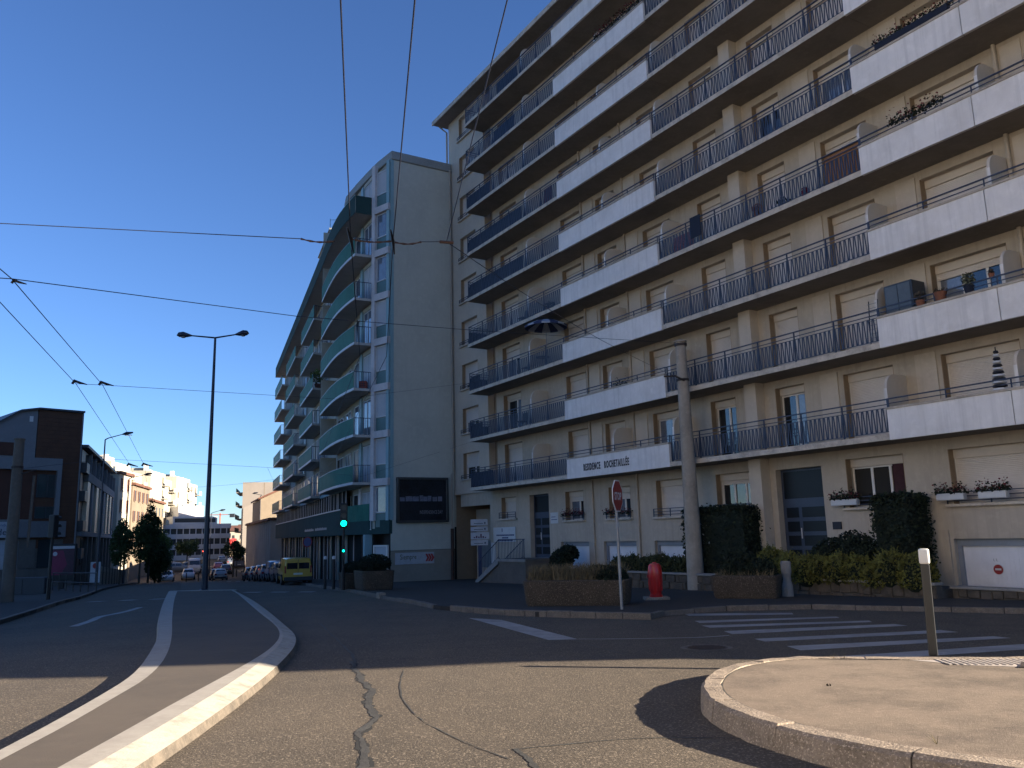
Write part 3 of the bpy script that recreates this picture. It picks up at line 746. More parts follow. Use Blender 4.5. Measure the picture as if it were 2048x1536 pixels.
# gable skin: upper plaster and darker lower part (proud of the body)
obj('gable', MB().obox((G0[0]+gd.y*0.06,G0[1]-gd.x*0.06), (gd.x,gd.y), gl, 0.05, -0.78, 23.19), M_gable, B)
obj('gable', MB().obox((G0[0]+gd.y*0.02,G0[1]-gd.x*0.02), (gd.x,gd.y), gl, 0.01, -4.0, -0.80), M_gable2, B)
obj('gable_edge', MB().obox((G0[0]+gd.y*0.09-gd.x*0.05,G0[1]-gd.x*0.09-gd.y*0.05), (gd.x,gd.y), 0.20, 0.05, 0.95, 23.18), M_tealp, B)
px, py = G0[0]+gd.x*(gl-0.08)+gd.y*0.15, G0[1]+gd.y*(gl-0.08)-gd.x*0.15
obj('drainpipe', MB().tube([(px,py,3.9),(px,py,23.3)],0.055,8).tube([(px,py,3.9),(px-0.12*gd.x,py-0.12*gd.y,3.6),(px-0.12*gd.x,py-0.12*gd.y,0.4)],0.055,8), M_pipe, B)
obj('drainpipe', MB().tube([(px-0.12*gd.x,py-0.12*gd.y,0.4),(px-0.12*gd.x,py-0.12*gd.y,gz(49))],0.10,8), mat('rusty_pipe',(0.0855,0.0427,0.0285),0.8,0.2,3), B)
ZL = [0.25+2.82*k for k in range(0,8)]       # slab undersides
def seg_dir(i):
    a, b = Vector(WP[i]), Vector(WP[i+1]); d = b-a; l = d.length; return a, d/l, l
def face_box(mb, i, t0, t1, prd, th, z0, z1):
    """box on wall segment i from t0..t1, starting prd in front, th thick (towards wall)"""
    a, d, l = seg_dir(i); nn = Vector((-d.y, d.x))      # left of travel = outside (west side)
    p = a+d*t0+nn*prd
    q = [p, p+d*(t1-t0), p+d*(t1-t0)-nn*th, p-nn*th]
    return mb.prism([(v.x,v.y) for v in q], z0, z1)
def bwin(i, t0, t1, z0, z1, n=1, m=None, sh=0.0, prd=0.07):
    mb = MB(); f = 0.06
    face_box(mb, i, t0, t0+f, prd, prd+0.02, z0, z1); face_box(mb, i, t1-f, t1, prd, prd+0.02, z0, z1)
    face_box(mb, i, t0+f, t1-f, prd, prd+0.02, z0, z0+f); face_box(mb, i, t0+f, t1-f, prd, prd+0.02, z1-f, z1)
    for c in range(1, n):
        x = t0+(t1-t0)*c/n; face_box(mb, i, x-f/2, x+f/2, prd, prd+0.02, z0+f, z1-f)
    w_ = obj('window', mb, M_whB, B)
    for c in range(n):
        x0 = t0+(t1-t0)*c/n+f; x1 = t0+(t1-t0)*(c+1)/n-f/2
        g = m or random.choice((M_glassd, M_glassc, M_glassd, M_shB))
        obj('pane', face_box(MB(), i, x0, x1, prd-0.03, 0.02, z0+f, z1-f), g, w_)
    return w_
L0 = 1.594
obj('pilaster', face_box(MB(), 0, 0.02, 0.26, 0.16, 0.2, 0.95, 23.18), M_tealp, B)
obj('pilaster', face_box(MB(), 0, 1.30, 1.60, 0.22, 0.24, 0.95, 23.18), M_spand, B)
for k in range(8):
    z = ZL[k]
    if k > 0: obj('spandrel', face_box(MB(), 0, 0.0, 1.30, 0.24, 0.26, z-0.10, z+0.32), M_spand, B)
    zt = z+2.82-0.14
    obj('spandrel_panel', face_box(MB(), 0, 0.30, 1.28, 0.05, 0.07, z+0.33, z+1.12), M_teal, B)
    bwin(0, 0.28, 1.28, z+1.15, zt, 1, M_shB if k in (1,2,4,7,3) else M_glassc)
    # balcony doors and wall panels on the curved part
    obj('lintel', face_box(MB(), 1, 0.05, 1.8, 0.10, 0.12, z+2.45, z+2.70), M_creamB, B)
    bwin(1, 0.20, 1.75, z+0.18, z+2.42, 2, random.choice((M_shB,M_glassc)))
    obj('pilaster', face_box(MB(), 2, 0.1, 0.7, 0.12, 0.14, z+0.16, z+2.7), M_tealp if k else M_whB, B)
    bwin(2, 1.0, 2.3, z+0.18, z+2.42, 1)
    bwin(3, 0.9, 2.9, z+0.9, z+2.42, 2)
    bwin(4, 0.6, 3.0, z+0.18, z+2.42, 2)
L6 = seg_dir(5)[2]
grp = [(4.9,14.4),(19.6,29.6),(34.8,44.9)]
for k in range(1, 8):
    z = ZL[k]
    t = 0.4
    while t < L6-2.2:
        inb = any(a-0.5 < t+1.0 < b+0.3 for a, b in grp)
        if inb:
            bwin(5, t, t+1.7, z+0.18, z+2.4, 2); t += 2.6
        else:
            bwin(5, t, t+1.9, z+0.95, z+2.4, 2); t += 2.4
# band between ground and first floor, strip windows above it
BP = [(-7.25,47.75),(-8.75,49.35),(-9.75,50.9),(-10.9,53.1),(-12.1,56.0),(-13.4,59.3),(-29.6,102.6)]
mb = MB()
def ribbon(mb, path, t, z0, z1, m0=0, m1=None):
    """closed ribbon of thickness t on the right (inner) side of the path, mitred"""
    P = path[m0:m1]; Q = off_path(P, -t); n = len(P); o = len(mb.v)
    for i in range(n): mb.v += [(P[i][0],P[i][1],z0),(P[i][0],P[i][1],z1),(Q[i][0],Q[i][1],z1),(Q[i][0],Q[i][1],z0)]
    for i in range(n-1):
        a, b = o+4*i, o+4*i+4
        mb.f += [(a,a+1,b+1,b),(a+1,a+2,b+2,b+1),(a+2,a+3,b+3,b+2),(a+3,a,b,b+3)]
    mb.f += [(o+3,o+2,o+1,o),(o+4*n-4,o+4*n-3,o+4*n-2,o+4*n-1)]
    return mb
obj('band', ribbon(MB(), BP, 0.28, 0.18, 0.98), M_band, B)
obj('band', ribbon(MB(), BP[3:], 0.27, 0.982, 1.80), M_band, B)
obj('balcony_glass', ribbon(MB(), off_path(BP[1:4], -0.04), 0.03, 0.982, 1.98), M_gglass, B)
obj('band_sill', ribbon(MB(), off_path(BP[3:], 0.05), 0.34, 1.802, 1.88), M_whB, B)
obj('strip_glazing', ribbon(MB(), off_path(BP[3:], -0.10), 0.05, 1.882, 3.0), M_shopdark, B)
PBp = off_path(BP, -0.06)
tot = []
for i in range(3, 6):
    a, b = Vector(PBp[i]), Vector(PBp[i+1]); d = (b-a); l = d.length; d /= l; t = 0.0
    j = 0
    while t < l:
        p = a+d*t; mb = MB().obox((p.x,p.y), (d.x,d.y), 0.08 if j % 3 else 0.14, -0.02, 1.882, 3.02); obj('mullion', mb, M_whB, B); t += 1.35; j += 1
obj('soffit_trim', ribbon(MB(), off_path(BP[2:], -0.02), 0.30, 3.02, 3.22), M_tealp, B)
# ground floor: columns, dark glazing, teal panels
GP = off_path(BP, -0.72)
obj('shopfront_glass', ribbon(MB(), GP[2:], 0.05, -6.0, 0.17), M_shopdark, B)
GQ = off_path(BP, -0.60)
for i in range(2, 6):
    a, b = Vector(GQ[i]), Vector(GQ[i+1]); d = (b-a); l = d.length; d /= l; t = 0.15; j = 0
    while t < l-0.2:
        p = a+d*t
        if j % 3 == 1: obj('panel', MB().obox((p.x,p.y), (d.x,d.y), 0.95, -0.06, -6.0, 0.17), M_teal, B)
        else: obj('mullion', MB().obox((p.x,p.y), (d.x,d.y), 0.10, -0.04, -6.0, 0.17), M_whB if j % 2 else M_spand, B)
        t += 2.1; j += 1
obj('column', face_box(MB(), 1, 0.4, 0.75, 0.35, 0.45, -4, 0.17), M_tealp, B)
obj('door', face_box(MB(), 1, 0.9, 1.8, 0.10, 0.12, -4, 0.1), M_glassd, B)
rs = obj('roller_door', face_box(MB(), 0, 0.25, 1.30, 0.06, 0.08, -4, -0.55), M_shB, B)
obj('frame', face_box(face_box(face_box(MB(), 0, 0.14, 0.24, 0.12, 0.12, -4, -0.45), 0, 1.31, 1.41, 0.12, 0.12, -4, -0.45), 0, 0.24, 1.31, 0.12, 0.12, -0.545, -0.45), M_frame, rs)
# pale lettering on the band, one small letter block after another, too small to read
a, b = Vector(PBp[5]), Vector(PBp[6]); d = (b-a).normalized(); mb = MB()
t = 0.5
while t < 14:
    if not (7.0 < t < 8.0):
        p = a+d*t+Vector((-d.y,d.x))*0.075; mb.obox((p.x,p.y), (d.x,d.y), 0.16, 0.02, 0.62, 0.62+random.choice((0.16,0.2)))
    t += 0.42
obj('lettering', mb, M_whB, B)
# balconies
OUT1 = smooth_path([(-9.5,48.45),(-10.35,49.9),(-11.4,52.0),(-12.6,55.0),(-13.9,58.6)], 2)
LA = Vector((-13.9,58.6)); LD = Vector((-0.348,0.9376)).normalized()
def lp(t, o=0.0): v = LA+LD*t+Vector((-LD.y,LD.x))*o; return (v.x,v.y)
IN1 = [(-8.42,48.98),(-9.3,50.6),(-10.3,52.9),(-11.5,55.9),(-12.70,58.95)]
for k in range(1, 8):
    z = ZL[k]
    sets = [(OUT1, IN1)]+[([lp(a),lp(b)], [lp(a+0.5,-1.2),lp(b,-1.2)]) for a, b in grp]
    if k == 7: sets = [(OUT1+[lp(45)], IN1+[lp(45,-1.2)])]
    for gi, (o_, i_) in enumerate(sets):
        sl = obj('balcony_slab', MB().prism(o_+i_[::-1], z, z+0.16), M_soffB, B)
        obj('slab_edge', ribbon(MB(), off_path(o_, 0.03), 0.028, z+0.02, z+0.165), M_whB if k < 7 else M_roofB, sl)
        top_ = z+1.18
        op = (k == 7)
        obj('glass_panel', ribbon(MB(), off_path(o_, 0.035 if not op else 0.04), 0.02, z+(0.18 if not op else -0.02), top_-0.04), M_band if op else M_gglass, sl)
        e1 = [i_[0], o_[0]]
        ee = Vector(o_[0])-Vector(i_[0]); el = ee.length; ee /= el
        if k == 7 and gi == 0:
            obj('side_panel', MB().obox((i_[0][0],i_[0][1]), (ee.x,ee.y), el, 0.03, z-0.02, top_-0.04), M_band, sl)
        else:
            mb = MB()
            mb.obox((i_[0][0],i_[0][1]), (ee.x,ee.y), el, 0.03, top_-0.04, top_)
            for q in range(9):
                p = Vector(i_[0])+ee*(el*q/8.3+0.02); mb.obox((p.x,p.y), (ee.x,ee.y), 0.018, 0.02, z+0.16, top_-0.04)
            obj('side_railing', mb, M_rail, sl)
        obj('handrail', ribbon(MB(), off_path(o_, 0.05), 0.045, top_-0.04, top_), M_tealp if k > 3 else M_whB, sl)
    # dividing fins between flats on the far part
    obj('divider', MB().prism([lp(-0.2,-1.15),lp(-0.2,0.0),lp(-0.1,0.0),lp(-0.1,-1.15)], z+0.16, z+2.6), M_creamB, B)
# soffit cornice of the top level
# set-back penthouse frame above the terrace
ph = thing('roof_terrace_canopy', 'glazed white-framed canopy on the roof terrace of the curved block', 'canopy', (-14.2,60.5,20.2))
mb = MB()
for t in (0,2.1,4.2,6.3):
    for o_ in (-0.6,):
        x, y = lp(t, o_); mb.box(x-0.04,x+0.04,y-0.04,y+0.04,21.3,22.85)
obj('posts', mb, M_tealp, ph)
q0, q1, q2, q3 = lp(-0.3,-0.4), lp(6.6,-0.4), lp(6.6,-3.0), lp(-0.3,-3.0)
obj('roof_panel', MB().prism([q0,q1,q2,q3], 22.85, 22.97), M_roofB, ph)
obj('glazing', MB().prism([lp(0,-0.62),lp(6.3,-0.62),lp(6.3,-0.66),lp(0,-0.66)], 21.4, 22.6), M_glassc, ph)
for t in (-1.5,):
    x, y = lp(t, -0.3); a_ = tag(obj('antenna_screen', MB().box(x-0.02,x+0.02,y-0.02,y+0.02,21.3,23.2).box(x,x+0.9,y-0.01,y+0.01,23.1,23.13), M_tealp), 'thin white frame standing on the terrace edge of the curved block', 'frame')

# billboard on the gable (plain stand-in picture: dark, with a pale band)
def GP3(u, o, z): return (G0[0]+gd.x*u+gd.y*o, G0[1]+gd.y*u-gd.x*o, z)
FB = Matrix(((gd.x, -gd.y, 0, G0[0]), (gd.y, gd.x, 0, G0[1]), (0,0,1,0), (0,0,0,1)))
bb = thing('billboard', 'large dark film poster in a grey frame on the blank gable', 'billboard', GP3(2,0,0.8), FB)
M_bbf = mat('billboard_frame', (0.095,0.095,0.095), 0.35, 0.1, 2.0, metal=0.6)
u0, u1, zb0, zb1 = 0.30, 3.62, 0.78, 3.42
obj('frame', MB().box(u0,u1,-0.28,-0.10,zb1-0.14,zb1).box(u0,u1,-0.28,-0.10,zb0,zb0+0.14).box(u0,u0+0.14,-0.28,-0.10,zb0+0.14,zb1-0.14).box(u1-0.14,u1,-0.28,-0.10,zb0+0.14,zb1-0.14), M_bbf, bb, bevel=0.02, seg=1)
mp = mat('poster_dark', (0.0114,0.0133,0.0209), 0.35, 0.5, 1.2)
obj('poster', MB().box(u0+0.14,u1-0.14,-0.18,-0.10,zb0+0.14,zb1-0.14), mp, bb)
mpl = mat('poster_pale_band', (0.17,0.18,0.24), 0.4, 0.3, 2.5)
mb = MB(); x = u0+0.2
while x < u1-0.6:
    wd_ = random.uniform(0.2,0.5); hgt = random.uniform(0.22,0.36); mb.box(x,x+wd_,-0.186,-0.181,2.02,2.02+hgt); x += wd_+random.uniform(0.01,0.08)
obj('poster_band', mb, mpl, bb)
mtx = mat('poster_text', (0.22,0.22,0.24), 0.5, 0.0)
text('poster_title', 'INDEPENDENCE DAY', 0.30, mtx, bb, plc((1.75,-0.187,1.28), (1,0,0)), depth=0.002, sx=0.52)
# shop banner and other wall signs
bn = thing('banner', 'white banner with a red arrow on the lower gable wall', 'banner', GP3(1.4,0,-1.6), FB)
M_ban = mat('banner_white', (0.437,0.437,0.456), 0.7, 0.1, 2.0)
M_red = mat('banner_red', (0.399,0.038,0.0285), 0.6, 0.1)
obj('sheet', MB().box(0.25,2.72,-0.08,-0.06,-1.58,-0.92), M_ban, bn)
mg = mat('banner_olive_text', (0.095,0.095,0.0285), 0.7, 0.0)
text('lettering', 'Siempre', 0.42, mg, bn, plc((0.55,-0.084,-1.30), (1,0,0)), depth=0.002, sx=0.75)
ab = MB()
for q in range(3):
    x = 2.15+q*0.16; ab.ext([(x,-1.45),(x+0.12,-1.45),(x+0.26,-1.24),(x+0.12,-1.02),(x,-1.02),(x+0.12,-1.24)], 'y', -0.084-0.001*q, -0.081)
obj('arrow', ab, M_red, bn)
# ------------------------------------------------------------------ left-hand buildings
M_grayL = mat('light_grey_render', (0.20,0.20,0.205), 0.85, 0.06, 0.6)
M_brick = mat('dark_red_cladding', (0.085,0.032,0.018), 0.8, 0.12, 1.0, bump=0.3)
M_wood = mat('brown_cladding', (0.105,0.045,0.022), 0.8, 0.15, 1.2, bump=0.3)
M_roofL = mat('zinc_roof', (0.07,0.08,0.09), 0.5, 0.1, metal=0.4)
M_concL = mat('grey_concrete', (0.13,0.115,0.10), 0.9, 0.12, 0.8, bump=0.3)
M_alu = mat('aluminium_panel', (0.42,0.37,0.30), 0.45, 0.1, 1.0, metal=0.3)
M_winL = mat('blue_grey_glass', (0.03,0.038,0.042), 0.08, 0.1, 1.0, spec=1.0)
M_dkframe = mat('anthracite_frame', (0.035,0.04,0.048), 0.5, 0.05)
C1 = (-37.7, 72.0)
a48 = math.radians(48)
FL = Matrix.Translation((C1[0], C1[1], 0)) @ Matrix.Rotation(a48, 4, 'Z')
LB = thing('office_building', 'grey and brown building with a curved roof at the left edge of the street', 'building', (C1[0]-2, C1[1], gz(70)), FL)
prof = [(-22,7.4),(-14,7.5),(-9.5,8.6),(-6.9,10.1),(-5.4,11.15),(-4.05,11.45),(-4.05,-5),(-22,-5)]
obj('wall', MB().ext(prof, 'y', 0.0, 12), M_grayL, LB)
obj('roof', MB().ext([(-22,7.55),(-14,7.65),(-9.5,8.75),(-6.9,10.25),(-5.4,11.3),(-4.0,11.6),(-0.35,11.62),(-0.35,11.45),(-4.0,11.45),(-5.4,11.15),(-6.9,10.1),(-9.5,8.6),(-14,7.5),(-22,7.4)], 'y', -0.25, 12), M_roofL, LB)
tw = obj('tower_cladding', MB().box(-4.0,-0.5,-0.06,0.0,-0.2,11.40), M_wood, LB)
obj('wall', MB().box(-4.0,-0.5,0.0,12,-5,11.42), M_concL, LB)
mb = MB()
for z in [i*0.36 for i in range(1,31)]: mb.box(-4.0,-0.5,-0.075,-0.061,z,z+0.03)
obj('cladding_joints', mb, M_brick, tw)
obj('tower_edge', MB().box(-0.5,-0.38,-0.09,0.3,-0.3,11.42), M_grayL, LB)
obj('portal_frame', MB().box(-14,-1.95,-0.35,-0.06,6.28,7.30).box(-2.3,-1.95,-0.35,-0.06,2.2,6.28), M_grayL, LB)
obj('cladding_panel', MB().box(-14,-5.3,-0.05,0.0,2.2,6.28).box(-5.2,-3.80,-0.07,-0.0,2.2,6.28), M_brick, LB)
obj('cladding_panel', MB().box(-14,-5.45,-0.06,-0.0,7.42,8.5), M_brick, LB)
for (z0, z1) in ((4.0,5.95),(2.25,3.25)):
    wv = obj('window', MB().box(-3.75,-2.33,-0.10,-0.08,z0,z1), M_winL, LB)
    obj('frame', MB().box(-3.78,-3.70,-0.14,-0.10,z0,z1).box(-2.38,-2.30,-0.14,-0.10,z0,z1).box(-2.98,-2.90,-0.14,-0.10,z0,z1).box(-3.70,-2.38,-0.14,-0.10,z1-0.07,z1).box(-3.70,-2.38,-0.14,-0.10,z0,z0+0.07), M_dkframe, wv)
obj('window', MB().box(-4.68,-4.40,-0.03,-0.0,10.35,10.82).box(-4.62,-4.46,-0.035,-0.031,10.42,10.75), M_frame, LB)
obj('sign_band', MB().box(-14,-1.35,-0.45,-0.05,0.70,2.02), mat('sign_band_grey',(0.15,0.15,0.155),0.7,0.1,1.0), LB)
obj('sign_panel', MB().box(-9,-5.38,-0.50,-0.455,0.72,1.98), M_ban, LB)
ml_ = mat('sign_text_grey', (0.03,0.04,0.06), 0.7, 0.0)
text('lettering', 'der', 0.75, ml_, LB, plc((-6.55,-0.505,0.92), (1,0,0)), depth=0.002)
text('lettering', 'fondu', 0.34, mat('sign_text_blue',(0.03,0.10,0.2),0.7,0.0), LB, plc((-6.6,-0.505,1.62), (1,0,0)), depth=0.002)
for (a, b, m) in ((-12,-8.5,M_winL),(-8.3,-5.2,M_ban),(-4.75,-3.50,M_concL),(-3.3,-2.3,M_winL),(-2.1,-1.4,M_concL)):
    obj('shop_window', MB().box(a,b,-0.12,-0.06,-1.8,0.52), m, LB)
obj('shop_base', MB().box(-14,-0.5,-0.16,-0.02,-4.5,-1.85), M_concL, LB)
# wing along the street
b112 = math.radians(112)
FW = Matrix.Translation((C1[0]-0.1, C1[1]+0.6, 0)) @ Matrix.Rotation(b112, 4, 'Z')
WG = thing('office_building', 'long dark wing with pale vertical panels running down the left side of the street', 'building', (C1[0]-4, C1[1]+10, gz(85)), FW)
obj('wall', MB().box(0.3,35.5,0.5,12,-6,8.4), M_dkframe, WG)
obj('roof', MB().add([(0,0,8.5),(36,0,8.9),(36,12,8.9),(0,12,8.5),(0,0,8.75),(36,0,9.15),(36,12,9.15),(0,12,8.75)], [(0,3,2,1),(4,5,6,7),(0,1,5,4),(1,2,6,5),(2,3,7,6),(3,0,4,7)]), M_roofL, WG)
obj('floor_band', MB().box(2.9,35.6,0.10,0.5,5.75,6.55), M_grayL, WG)
obj('floor_band', MB().box(0.3,35.6,0.10,0.5,0.75,1.15), M_grayL, WG)
x = 3.2; i = 0
while x < 34.5:
    obj('panel', MB().box(x,x+(2.3 if i%2==0 else 1.7),0.14,0.5,1.2,5.7), M_alu if i%3 != 1 else M_grayL, WG)
    wv = obj('window', MB().box(x+2.5,x+4.1,0.42,0.495,1.3,5.6), M_winL, WG)
    obj('window', MB().box(x+0.4,x+1.8,0.40,0.495,6.75,8.2), M_winL, WG)
    obj('mullion', MB().box(x+2.15,x+2.40,0.12,0.5,6.56,8.4), M_grayL, WG)
    obj('window', MB().box(x+0.3,x+2.6,0.40,0.495,-1.8,0.6), M_winL, WG)
    obj('pier', MB().box(x+2.9,x+3.7,0.15,0.5,-6,0.74), M_concL, WG)
    x += 4.4; i += 1
for z in (-1.2,1.2,3.8,6.3):
    obj('balcony', MB().box(0.35,2.8,0.05,0.5,z,z+0.9), M_dkframe, WG)

# ------------------------------------------------------------------ distance, left
M_sunw = mat('sunlit_white_render', (0.36,0.33,0.27), 0.85, 0.04, 0.3)
M_tan = mat('tan_render_far', (0.20,0.155,0.11), 0.9, 0.1, 0.4)
M_ochre = mat('ochre_render', (0.21,0.165,0.115), 0.9, 0.08, 0.4)
M_redsh = mat('red_brown_shutter', (0.12,0.05,0.03), 0.8, 0.1)
M_tile = mat('red_roof_tile', (0.13,0.055,0.035), 0.9, 0.2, 1.5, bump=0.4)
M_winF = mat('far_window', (0.05,0.055,0.06), 0.2, 0.0)
M_winW = mat('far_window_yellowish', (0.17,0.14,0.09), 0.4, 0.2, 0.5)  # faint yellowish window tone
M_concF = mat('pale_concrete_far', (0.52,0.51,0.52), 0.85, 0.08, 0.3)
M_ware = mat('warehouse_render_lit', (0.48,0.42,0.37), 0.88, 0.06, 0.4)  # tone raised so the front, turned from the sun, reads as lit
M_pink = mat('pale_pink_render', (0.22,0.19,0.165), 0.88, 0.05, 0.4)
def house(label, p0, ang, ln, dp, ztop, m, floors, cols, wm=M_winF, wsz=(0.9,1.5), roof=None, zb=-6.5, side=1, frame=True, fl_h=2.9, z0=None, cat='house', gable=0.0, skip=0.0, ledge=False, shutters=None):
    F = Matrix.Translation((p0[0],p0[1],0)) @ Matrix.Rotation(math.radians(ang), 4, 'Z')
    h = thing('building', label, cat, (p0[0],p0[1],gz(p0[1])), F)
    y0, y1 = (0.0, dp) if side > 0 else (-dp, 0.0)
    obj('wall', MB().box(0,ln,y0,y1,zb,ztop), m, h)
    fy = 0.0; s_ = -1 if side > 0 else 1
    if roof:
        if gable: obj('roof', MB().ext([(y0-0.4,ztop),(y1+0.4,ztop),((y0+y1)/2,ztop+gable)], 'x', -0.3, ln+0.3), roof, h)
        else: obj('roof', MB().box(-0.3,ln+0.3,y0-0.35,y1+0.35,ztop,ztop+0.35), roof, h)
    zz0 = z0 if z0 is not None else ztop-fl_h*floors
    for f in range(floors):
        for c in range(cols):
            if random.random() < skip: continue
            x = ln*(c+0.5)/cols; zb_ = zz0+f*fl_h+0.7
            a, b = sorted((s_*0.02, s_*0.06))
            w_ = obj('window', MB().box(x-wsz[0]/2,x+wsz[0]/2,a,b,zb_,zb_+wsz[1]), wm, h)
            if frame:
                a, b = sorted((s_*0.061, s_*0.12))
                obj('sill', MB().box(x-wsz[0]/2-0.1,x+wsz[0]/2+0.1,a,b,zb_-0.12,zb_), m, w_)
            if shutters:
                a, b = sorted((s_*0.03, s_*0.09))
                obj('shutter', MB().box(x-wsz[0],x-wsz[0]/2-0.03,a,b,zb_,zb_+wsz[1]).box(x+wsz[0]/2+0.03,x+wsz[0],a,b,zb_,zb_+wsz[1]), shutters, w_)
        if ledge:
            a, b = sorted((s_*0.0+0.001*s_, s_*0.5)); obj('balcony', MB().box(0.3,ln-0.3,a,b,zz0+f*fl_h,zz0+f*fl_h+0.95), m, h)
    return h
h = house('narrow sunlit cream house just beyond the dark wing', (-53.2,110.6), 100, 6.0, 10, 9.3, M_sunw, 3, 2, M_redsh, (1.0,1.7), M_tile, side=1)
h = house('tan house with red-brown shutters behind the street trees', (-54.3,117.2), 104, 12.5, 10, 8.2, M_tan, 3, 4, M_winF, (0.8,1.5), M_tile, side=1, shutters=M_redsh)
h = house('ochre low house with tiled roof left of the poplar', (-57.6,130.0), 105, 16, 10, 6.6, M_ochre, 3, 5, M_winF, (0.8,1.4), M_tile, side=1)
# big sunlit tower block, stepped in plan and height
BW = thing('apartment_tower', 'huge bright sunlit white apartment block at the end of the street', 'apartment building', (-80,180,gz(180)), Matrix.Translation((-71.8,146,0)) @ Matrix.Rotation(math.radians(98.6),4,'Z'))
segs = [(0,11,0.0,14.6),(11,23,1.2,13.9),(23,34,-0.6,14.7),(34,45,0.8,14.0),(45,58,-0.3,15.1),(58,70,0.6,14.5)]
for (a, b, y, zt) in segs:
    obj('wall', MB().box(a,b,y,14,-6,zt), M_sunw, BW)
    obj('roof_parapet', MB().box(a+2,b-3,y+2,8,zt,zt+random.uniform(0.5,1.6)), M_sunw, BW)
    obj('vent', MB().box(a+1.0,a+1.6,y+1,y+1.8,zt,zt+1.3), M_concF, BW)
    for f in range(6):
        zf = zt-2.75*(f+1)+0.6
        n = 3
        for c in range(n):
            x = a+(b-a)*(c+0.5)/n; wd = random.choice((0.8,1.2,1.6))
            if random.random() < 0.2: continue
            obj('window', MB().box(x-wd/2,x+wd/2,y-0.05,y-0.01,zf,zf+1.35), random.choice((M_winW,M_winW,M_winF,M_sunw)), BW)
    for f in range(6):
        zf = zt-2.75*(f+1)
        x = b-2.6; bl = obj('balcony', MB().box(x,b-0.1,y-1.2,y,zf,zf+0.15), M_sunw, BW)
        obj('parapet', MB().box(x,b-0.1,y-1.25,y-1.15,zf+0.15,zf+1.05), M_sunw, bl)
# long shaded block with pale bands
LG = thing('office_block', 'low shaded grey block with pale horizontal bands across the end of the street', 'building', (-72,184,gz(184)), Matrix.Translation((-76.5,180,0)) @ Matrix.Rotation(math.radians(40),4,'Z'))
for (a, b, zt) in ((0,2.8,3.5),(2.8,13.2,3.6)):
    pass
obj('wall', MB().box(0,15.0,0.3,12,-7,3.6), M_winF, LG)
for i, z in enumerate((-3.9,-1.6,0.7,2.9)):
    obj('floor_band', MB().box(-0.1,15.1,0.0,12.1,z,z+1.05), M_concF, LG)
    for c in range(11): obj('window_pier', MB().box(0.3+c*1.38,0.5+c*1.38,0.2,0.32,z-1.25,z-0.005), M_concF, LG)
obj('upper_block', MB().box(2.6,12.4,1.5,10,3.96,5.6), M_concF, LG)
obj('upper_windows', MB().box(3.0,12.0,1.42,1.49,4.3,5.2), M_winF, LG)
obj('attic', MB().box(4.2,9.8,3.0,9,5.61,8.0), M_concF, LG)
# ------------------------------------------------------------------ distance, right
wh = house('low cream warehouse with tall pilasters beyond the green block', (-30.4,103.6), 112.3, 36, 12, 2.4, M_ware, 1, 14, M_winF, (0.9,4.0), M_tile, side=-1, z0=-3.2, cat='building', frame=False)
mb = MB()
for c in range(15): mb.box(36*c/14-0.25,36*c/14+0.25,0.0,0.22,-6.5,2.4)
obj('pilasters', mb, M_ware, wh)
obj('eaves', MB().box(-0.3,36.3,-12.3,0.5,2.42,2.62), M_tile, wh)
obj('chimney', MB().box(8,9.4,-3,-1.6,2.6,4.1), M_tile, wh)
obj('chimney', MB().box(24,25,-3,-2,2.6,3.7), M_pink, wh)
t = thing('building', 'tan gabled building rising behind the cream warehouse', 'building', (-40,128,gz(128)), Matrix.Translation((-38.5,125,0)) @ Matrix.Rotation(math.radians(22),4,'Z'))
obj('wall', MB().ext([(0,-6),(0,6.1),(2.6,7.3),(14,11.5),(14,-6)], 'y', 0, 14), M_ochre, t)
obj('roof', MB().ext([(-0.3,6.05),(-0.3,6.3),(2.6,7.6),(14.2,11.8),(14.2,11.5),(2.6,7.3)], 'y', -0.3, 14.3), M_tile, t)
obj('window', MB().box(1.2,2.0,-0.05,-0.01,1.6,3.2), M_winF, t)
obj('wall_band', MB().box(0.0,14,-0.06,-0.005,1.0,1.2), M_pink, t)
t2 = thing('building', 'pale building with a lean-to gable behind the warehouse roof', 'building', (-47,150,gz(150)), Matrix.Translation((-49.6,151,0)) @ Matrix.Rotation(math.radians(20),4,'Z'))
obj('wall', MB().ext([(0,-6),(0,5.9),(6,8.4),(16,8.4),(16,-6)], 'y', 0, 9), M_pink, t2)
obj('window', MB().box(1.5,2.3,-0.05,-0.01,0.5,2.0), M_winF, t2)
PT = thing('apartment_building', 'tall pale pink apartment block with green balconies in the distance on the right', 'apartment building', (-52,168,gz(168)), Matrix.Translation((-54.4,165,0)) @ Matrix.Rotation(math.radians(15),4,'Z'))
obj('wall', MB().box(0,26,0,16,-6,11.5), M_pink, PT)
obj('wall_joint', MB().box(4.1,4.2,-0.03,-0.005,-6,11.4), M_tan, PT)
obj('roof_house', MB().box(14,18,4,9,11.5,13.6), M_pink, PT)
for f in range(6):
    z = -3.6+2.6*f; sl = obj('balcony', MB().box(-1.3,0,0.5,13,z,z+0.14), M_pink, PT)
    obj('parapet', MB().box(-1.34,-1.28,0.4,13,z+0.14,z+1.0), M_teal, sl)
    for c in range(4): obj('window', MB().box(-0.04,-0.01,1.5+c*3,3.3+c*3,z+0.3,z+2.3), M_winF, PT)
h = house('small house at the right kerb in front of the distant traffic light', (-60.6,186), 100, 9, 10, 3.6, M_tan, 2, 3, M_winF, (0.9,1.4), M_tile, side=-1)
h = house('cream house with many small windows and a red roof at the end of the street', (-80.5,222), 12, 14, 12, 2.6, M_sunw, 1, 7, M_winF, (0.6,1.0), M_tile, side=1, gable=1.6, z0=-0.2)
